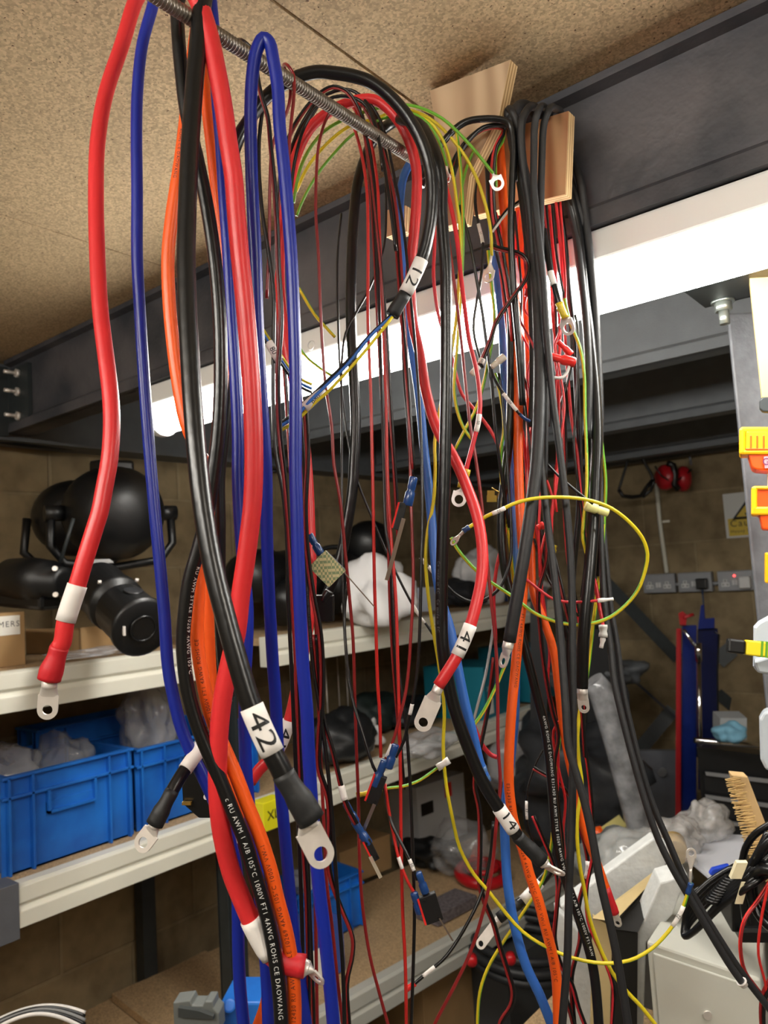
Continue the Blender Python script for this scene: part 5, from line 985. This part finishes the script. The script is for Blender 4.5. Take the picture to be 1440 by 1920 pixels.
# ------------------------------------------------------------------ bench in front, right
d_ = 1.25
ENC = mat('enclosure_grey', (196, 196, 186), .45, nz=.04, nscale=8)
BT = .62
t = thing('steel_enclosure', 'light grey steel electrical enclosure lying on the bench at lower right', 'enclosure', P(1310, 1900, 1.2))
fr = [P(1214, 1768, 1.16), P(1412, 1836, 1.12), P(1412, 2020, 1.12), P(1206, 2020, 1.14)]
dn = ray(1310, 1850).normalized(); dn = V((dn.x, dn.y, -.1)).normalized()
tl, tr = P(1212, 1764, 1.12), P(1426, 1836, 1.09); bl_, br_ = P(1276, 1668, 1.42), P(1440, 1712, 1.36)
up_ = V((0, 0, -.34))
mb = MB(); vs = [tl, tr, br_, bl_]; vs += [q+up_ for q in vs]; mb.add(vs, [(0, 1, 2, 3), (7, 6, 5, 4), (0, 4, 5, 1), (1, 5, 6, 2), (2, 6, 7, 3), (3, 7, 4, 0)])
mk('enclosure_box', mb, ENC, t, .004)
dv = (tr-tl).normalized(); nf = dv.cross(V((0, 0, 1))).normalized(); nf = nf if nf.dot(CAM-tl) > 0 else -nf
mk('door_panel', MB().pp(tl+dv*.008+nf*.001+V((0, 0, -.012)), (tr-tl)*.93, V((0, 0, -.32)), nf*.004), ENC, t, .002)
mk('door_lock', MB().cyl(tl+dv*.078+V((0, 0, -.073))+nf*.004, tl+dv*.078+V((0, 0, -.073))+nf*.008, .006, 16), TIN, t)
zb = (tl+up_).z
struct_b = thing('workbench', 'workbench below the frame carrying the enclosure and packaging', 'bench', (.0, 1.4, 0))
bx = [q.x for q in (tl, tr, br_, bl_)]; by = [q.y for q in (tl, tr, br_, bl_)]; bx = (min(bx)-.3, max(bx)+.02); by = (min(by)-.02, max(by)+.05)
mk('bench_top', MB().box(bx[0], bx[1], by[0], by[1], zb-.045, zb-.001), BOARD, struct_b)
for x in (bx[0]+.02, bx[1]-.07):
    for y in (by[0]+.02, by[1]-.07): mk('leg', MB().box(x, x+.05, y, y+.05, 0, zb-.046), GPOST, struct_b)
FOAM = mat('white_foam_sheet', (206, 208, 206), .7, nz=.12, nscale=60, bump=.5, bscale=120)
def psl(label, pxs, d, ex, m, name, cat, bevel=.003, parent=None): return mk(name, MB().prism([P(*(q if len(q) > 2 else (*q, d))) for q in pxs], ex), m, parent, bevel, label=label, cat=cat)
psl('long pale foam-wrapped board leaning up behind the black carton', ((1050, 1700), (1225, 1572), (1262, 1590), (1240, 1640), (1085, 1768)), 1.38, e*.03, FOAM, 'foam_board', 'board')
psl('white foam sheet standing between the cables and the black carton', ((1040, 1700), (1100, 1760), (1140, 1990), (1060, 1990)), 1.30, e*.02, FOAM, 'foam_sheet', 'packaging')
psl('grey-white foam block filling the gap between black carton and enclosure', ((1196, 1750), (1238, 1655), (1290, 1640), (1262, 1715), (1212, 1768), (1206, 1960), (1190, 1960)), 1.22, e*.05, FOAM, 'foam_block', 'packaging')
t = thing('black_carton', 'open black-lined carton with raw cardboard edge in front of the foam', 'box', P(1170, 1900, 1.25))
mk('front_panel', MB().prism([P(a, b, 1.2) for a, b in ((1148, 1740), (1196, 1750), (1194, 1990), (1140, 1990))], e*.006), mat('black_card', (26, 25, 24), .6, bump=.4, bscale=40), t)
mk('side_panel', MB().prism([P(a, b, 1.19) for a, b in ((1112, 1718), (1148, 1740), (1142, 1990), (1106, 1990))], e*.008), mat('raw_card', (190, 168, 120), .8, nz=.1, nscale=10), t)
mk('flap', MB().prism([P(1150, 1742, 1.195), P(1196, 1748, 1.19), P(1246, 1646, 1.33), P(1236, 1636, 1.36)], e*.005), mat('black_card', (26, 25, 24), .6), t)
mk('flap_edge', MB().prism([P(1112, 1722, 1.185), P(1152, 1728, 1.18), P(1238, 1636, 1.35), P(1232, 1632, 1.37)], e*.004), mat('raw_card', (190, 168, 120), .8), t)
psl('sheet of white paper on the pile under the bubble wrap', ((1282, 1560, 1.75), (1402, 1566, 1.7), (1395, 1612, 1.5), (1330, 1645, 1.4), (1288, 1610, 1.5)), 1.6, V((0, 0, -.004)), mat('paper_white', (206, 208, 216), .7), 'paper_sheet', 'paper', 0)
BUB = mat('bubble_wrap', (206, 202, 198), .2, alpha=.5, nz=.3, nscale=60, bump=1., bscale=160, coat=.8)
mk('bubble_wrap', MB().blob(P(1322, 1545, 1.7), .05, .06, .045, .25, 2, 26, 0, 71, .1), BUB, label='clump of bubble wrap in front of the tool chest', cat='packaging')
mk('bubble_wrap', MB().blob(P(1268, 1572, 1.6), .05, .05, .04, .2, 2, 26, 0, 72, .1), BUB, label='rolled bubble wrap left of the white paper', cat='packaging')
mk('packing_tape_roll', MB().cyl(P(1262, 1580, 1.54), P(1266, 1600, 1.5), .024, 26), mat('tan_tape', (196, 164, 104), .5), label='tan tape roll end in the bubble wrap', cat='tape')
mk('bubble_wrap', MB().blob(P(1215, 1610, 1.5), .08, .09, .05, .2, 2, 28, 0, 73, .12), bagmat('clear_wrap', (212, 212, 210), .3), label='clear film over the top of the long foam board', cat='packaging')
mk('dark_sheet', MB().blob(P(1165, 1610, 1.7), .1, .1, .05, .2, 2, 22, 0, 74, .2), mat('grey_film', (120, 124, 122), .3, nz=.3), label='grey film heap behind the long foam board', cat='packaging')
mk('blue_pen_cap', MB().prism([P(a, b, 1.35) for a, b in ((1330, 1640), (1336, 1630), (1368, 1622), (1362, 1638), (1350, 1652))], e*.01), mat('bright_blue_plastic', (36, 72, 200), .4), bevel=.002, label='bright blue plastic clip on the paper beside the blue crimp', cat='clip')
# wooden brush
t = thing('wire_brush', 'wooden block brush with straw bristles standing behind the black leads', 'brush', P(1400, 1560, 1.15)); WD = mat('pale_wood', (206, 172, 122), .7, nz=.12, nscale=20)
mk('brush_block', MB().prism([P(a, b, 1.15) for a, b in ((1372, 1453), (1402, 1456), (1442, 1560), (1442, 1640), (1420, 1600))], e*.02), WD, t, .002)
br = MB()
for i in range(46):
    f = i/45; x = 1362+f*56; y = 1462+f*190; w_ = random.uniform(24, 34)
    for k in range(3): dd_ = 1.14+.01*k; br.tube([P(x+random.uniform(-3, 2), y+random.uniform(-2, 2), dd_), P(x+w_*.5, y+random.uniform(-4, 1), dd_), P(x+w_, y-3+random.uniform(-2, 2), dd_)], .0007, 5)
mk('bristles', br, mat('straw_bristle', (210, 176, 116), .8), t, kind='stuff')
# bundled black mains leads
t = thing('coiled_lead', 'black mains lead folded and tied on top of the enclosure', 'lead', P(1340, 1720, 1.05))
for i in range(5):
    y0 = 1640+i*9; pts = [P(1440+6*i, 1560+i*16, 1.0), P(1408, 1620+i*10, 1.0-.005*i), P(1370-i*4, 1665+i*8, 1.01), P(1330-i*5, 1715+i*6, 1.03), P(1300-i*4, 1748+i*2, 1.05), P(1288-i*1, 1742-i*3, 1.06), P(1300-i*2, 1722-i*7, 1.06), P(1345-i*3, 1675-i*6, 1.06), P(1385, 1640-i*5, 1.06)]
    q_ = []
    for j in range(len(pts)-1):
        p0 = pts[max(j-1, 0)]; p3 = pts[min(j+2, len(pts)-1)]
        for k in range(5):
            s_ = k/5; q_.append(.5*((2*pts[j])+(-p0+pts[j+1])*s_+(2*p0-5*pts[j]+4*pts[j+1]-p3)*s_*s_+(-p0+3*pts[j]-3*pts[j+1]+p3)*s_**3))
    mk('lead_fold', MB().tube(q_, .0042, 10), BLK, t)
sp = []
for i in range(90): a = i*.7; c = P(1335+i*.42, 1690-i*.5, 1.02); sp.append(c+(sx*cos(a)+e*sin(a))*.008)
mk('spiral_relief', MB().tube(sp, .0028, 7), BLK, t)
mk('cable_tag', MB().pp(P(1378, 1695, .985), (P(1400, 1620, .985)-P(1378, 1695, .985))*.55, sx*.010, e*.001).pp(P(1370, 1648, .985), P(1382, 1618, .985)-P(1370, 1648, .985), sx*.014, e*.008), mat('cream_tag', (222, 212, 176), .6), t)
cable('black lead arriving from the right edge above the enclosure', 4.6, BLK, '1470,1530,1.0 1440,1548 1415,1565 1398,1590 1390,1620 1370,1660 1340,1665 1310,1668 1290,1690', 1.0, 1.08, name='mains_lead', cat='lead')
cable('thicker black lead beside it at the right edge', 5.4, BLK, '1470,1560,.98 1440,1580 1420,1605 1405,1640 1395,1690 1400,1730', .98, 1.02, name='mains_lead', cat='lead')
cl = thing('black_cable_coil', 'thick coil of black cable at the lower right edge', 'cable coil', P(1440, 1690, .95))
for r_, o_ in ((.036, 0), (.030, .010), (.038, .018), (.032, .028), (.036, .036)): mk('coil_turn', MB().torus(P(1452, 1690, .96)+dn*o_, dn+V((.8, 0, .1)), r_, .006, 36, 10), BLK, cl)
mk('black_adapter', MB().pp(P(1372, 1750, 1.1), sx*.07, sy*.05, e*.08).pp(P(1388, 1770, 1.09), sx*.06, sy*.02, e*.06), BPL, bevel=.004, label='black power adapter resting at the back of the enclosure', cat='adapter')
twin('red twin wire curving down beside the enclosure at the right edge', '1462,1620,.98 1440,1660 1420,1690 1396,1725 1388,1770 1396,1820 1416,1850 1440,1880', .98, .96, 1.5, (CRR, MAR))
cable('red wire hanging straight near the lower right edge', 1.7, REDT, '1460,1590,.96 1436,1680 1425,1740 1422,1790 1434,1840 1438,1870', .96, .95, name='thin_wire', cat='wire')
twin('dark red and black wires at the very bottom right corner', '1450,1830,.95 1432,1870 1430,1925 1440,1990', .95, .95, 2.2, (MAR, BLK))
# ------------------------------------------------------------------ steel post with parts bins
PG = mat('speckled_grey_paint', (100, 102, 107), .5, nz=.22, nscale=60, bump=.3, bscale=150)
d_ = 1.22
def PB(x, y, d=d_): return P(x, y, d)
A, B = P(1364, 590, d_), P(1437, 1500, d_)
t = thing('steel_post', 'grey speckled steel post at the right edge carrying orange bins', 'post', (A.x, A.y, 0))
xr = V((AX.x, AX.y, 0)).normalized(); xr = V((1, .0, 0)); nf = V((-.0, 1, 0))
hx = H(1, 1364, 700, A.y).x
q0 = V((P(1368, 640, d_).x, P(1368, 640, d_).y, 0))
hr = (M @ V((1, 0, 0))); hr.z = 0; hr.normalize(); _r = ray(1385, 1000); hd = V((_r.x, _r.y, 0)).normalized()
ztop = P(1364, 585, d_).z
mk('post_tube', MB().pp(q0, hr*.12, hd*.09, V((0, 0, ztop))), PG, t, .004)
zs = ztop+.001
so = MB().prism([H(2, a, b, zs) for a, b in ((1246, 520), (1322, 578), (1500, 535), (1500, 440))], (0, 0, .01)); fa, fb = H(2, 1322, 578, zs), H(2, 1500, 535, zs)
so.pp(fa, fb-fa, hd*-.006, (0, 0, .07)); mk('cap_plate', so, GPOST, t, .001)
bq = P(1357, 584, dep(fa)-.03); bq.z = zs
mk('cap_bolt', MB().cyl(bq, bq-V((0, 0, .003)), .017, 20).cyl(bq-V((0, 0, .003)), bq-V((0, 0, .016)), .013, 6).cyl(bq-V((0, 0, .016)), bq-V((0, 0, .036)), .0075, 14), mat('zinc_bolt', (176, 184, 180), .3, .8), t)
mk('wood_panel', MB().prism([P(a, b, 1.08) for a, b in ((1401, 480), (1480, 455), (1500, 745), (1429, 745))], hd*.03), mat('bright_plywood', (226, 188, 118), .6, nz=.06, nscale=10), bevel=.001, label='pale plywood panel lit by the batten at the top right edge', cat='panel')
mk('panel_bracket', MB().prism([P(a, b, 1.07) for a, b in ((1424, 750), (1430, 744), (1480, 742), (1480, 775), (1430, 772), (1424, 766))], hd*.012), GPOST, bevel=.002, label='dark steel clip under the plywood panel', cat='clip')
YO = mat('bin_yellow_rim', (240, 180, 20), .35); OR2 = mat('bin_orange', (236, 84, 24), .35); OR3 = mat('bin_deep_orange', (232, 96, 20), .35)
def binp(label, rim, tab, d, body, inner=None, letter=None):
    t = thing('parts_bin', label, 'bin', P(*body[2], d))
    mk('bin_body', MB().prism([P(a, b, d+.004) for a, b in body], hd*.06), OR2, t, .002)
    mb = MB()
    for a, b, c, f in rim: mb.prism([P(a, b, d), P(c, b, d), P(c, f, d), P(a, f, d)], hd*.05)
    mk('bin_front', mb, YO, t, .003)
    if inner:
        m_ = MB()
        for a, b, c, f in inner: m_.prism([P(a, b, d-.001), P(c, b, d-.001), P(c, f, d-.001), P(a, f, d-.001)], hd*.004)
        mk('front_ribs', m_, OR3, t, .001)
    if letter:
        mk('pink_label', MB().prism([P(a, b, d+.002) for a, b in ((1432, 856), (1460, 854), (1460, 876), (1434, 878))], hd*.001), mat('pink_label', (226, 150, 160), .6), t)
        flat_text('label_letter', letter, .014, P(1429, 866, d+.0015), sx, sy, mat('purple_ink', (70, 30, 90), .6), t)
    return t
binp('top orange and yellow parts bin on the post, labelled G', ((1386, 802, 1398, 852), (1388, 800, 1470, 812), (1388, 842, 1470, 852), (1398, 806, 1470, 846)), None, 1.08, ((1402, 850), (1470, 846), (1470, 884), (1418, 880), (1410, 876)), ((1406, 816, 1410, 842), (1418, 816, 1422, 842), (1430, 816, 1434, 842), (1398, 840, 1470, 844)), 'G')
binp('second orange parts bin down the post, open front', ((1409, 912, 1420, 966), (1411, 911, 1470, 918), (1410, 950, 1470, 966)), None, 1.08, ((1418, 914), (1470, 914), (1470, 996), (1430, 992), (1424, 966), (1418, 966)))
binp('third orange bin peeking in at the right edge', ((1435, 1036, 1445, 1094), (1436, 1036, 1470, 1042), (1436, 1086, 1470, 1094)), None, 1.07, ((1440, 1040), (1475, 1040), (1475, 1092), (1440, 1090)))
mk('flat_edge_tag', MB().prism([P(a, b, 1.12) for a, b in ((1439, 880), (1460, 880), (1460, 912), (1439, 912))], hd*.002), PAPER, label='white tag between the top two bins at the edge', cat='tag')
t = thing('tool_holder', 'pale grey plastic tool holder on the post at the right edge', 'holder', P(1425, 1260, .8)); HG = mat('holder_grey', (190, 198, 206), .35)
mk('holder_shell', MB().prism([P(a, b, 1.05) for a, b in ((1413, 1176), (1422, 1166), (1470, 1140), (1470, 1270), (1420, 1262), (1412, 1250))], hd*.02), HG, t, .004)
mk('holder_lip', MB().prism([P(a, b, 1.03) for a, b in ((1414, 1240), (1440, 1232), (1470, 1232), (1470, 1268), (1422, 1262))], hd*.03), HG, t, .003)
mk('tool_holder', MB().prism([P(a, b, 1.05) for a, b in ((1424, 1350), (1432, 1335), (1470, 1326), (1470, 1450), (1436, 1445), (1426, 1425))], hd*.03), HG, bevel=.004, label='second grey plastic holder lower at the right edge', cat='holder')
t = thing('utility_knife', 'yellow snap-off knife with black tip and green grip ribs in the grey holder', 'knife', P(1400, 1212, .77)); k0, k1 = P(1364, 1210, 1.0), P(1470, 1222, .99); KS = 1.3; ku = (k1-k0).normalized(); kv = (CAM-k0).normalized(); kv = (kv-ku*kv.dot(ku)).normalized(); ks = kv.cross(ku)
mk('end_cap', MB().rbox(k0+ku*.010, ku, ks, kv, .011, .0094, .0065), BPL, t, .003)
mk('knife_body', MB().rbox(k0+ku*.052, ku, ks, kv, .031, .0098, .0075), mat('knife_yellow', (232, 208, 36), .35), t, .002)
m_ = MB()
for i in range(4): m_.rbox(k0+ku*(.040+i*.0055), ku, ks, kv, .0014, .0103, .0080)
mk('grip_ribs', m_, mat('grip_green', (90, 150, 30), .5), t); mk('blade_slot', MB().rbox(k0+ku*.074+kv*.0075, ku, ks, kv, .009, .0016, .0004), BPL, t)
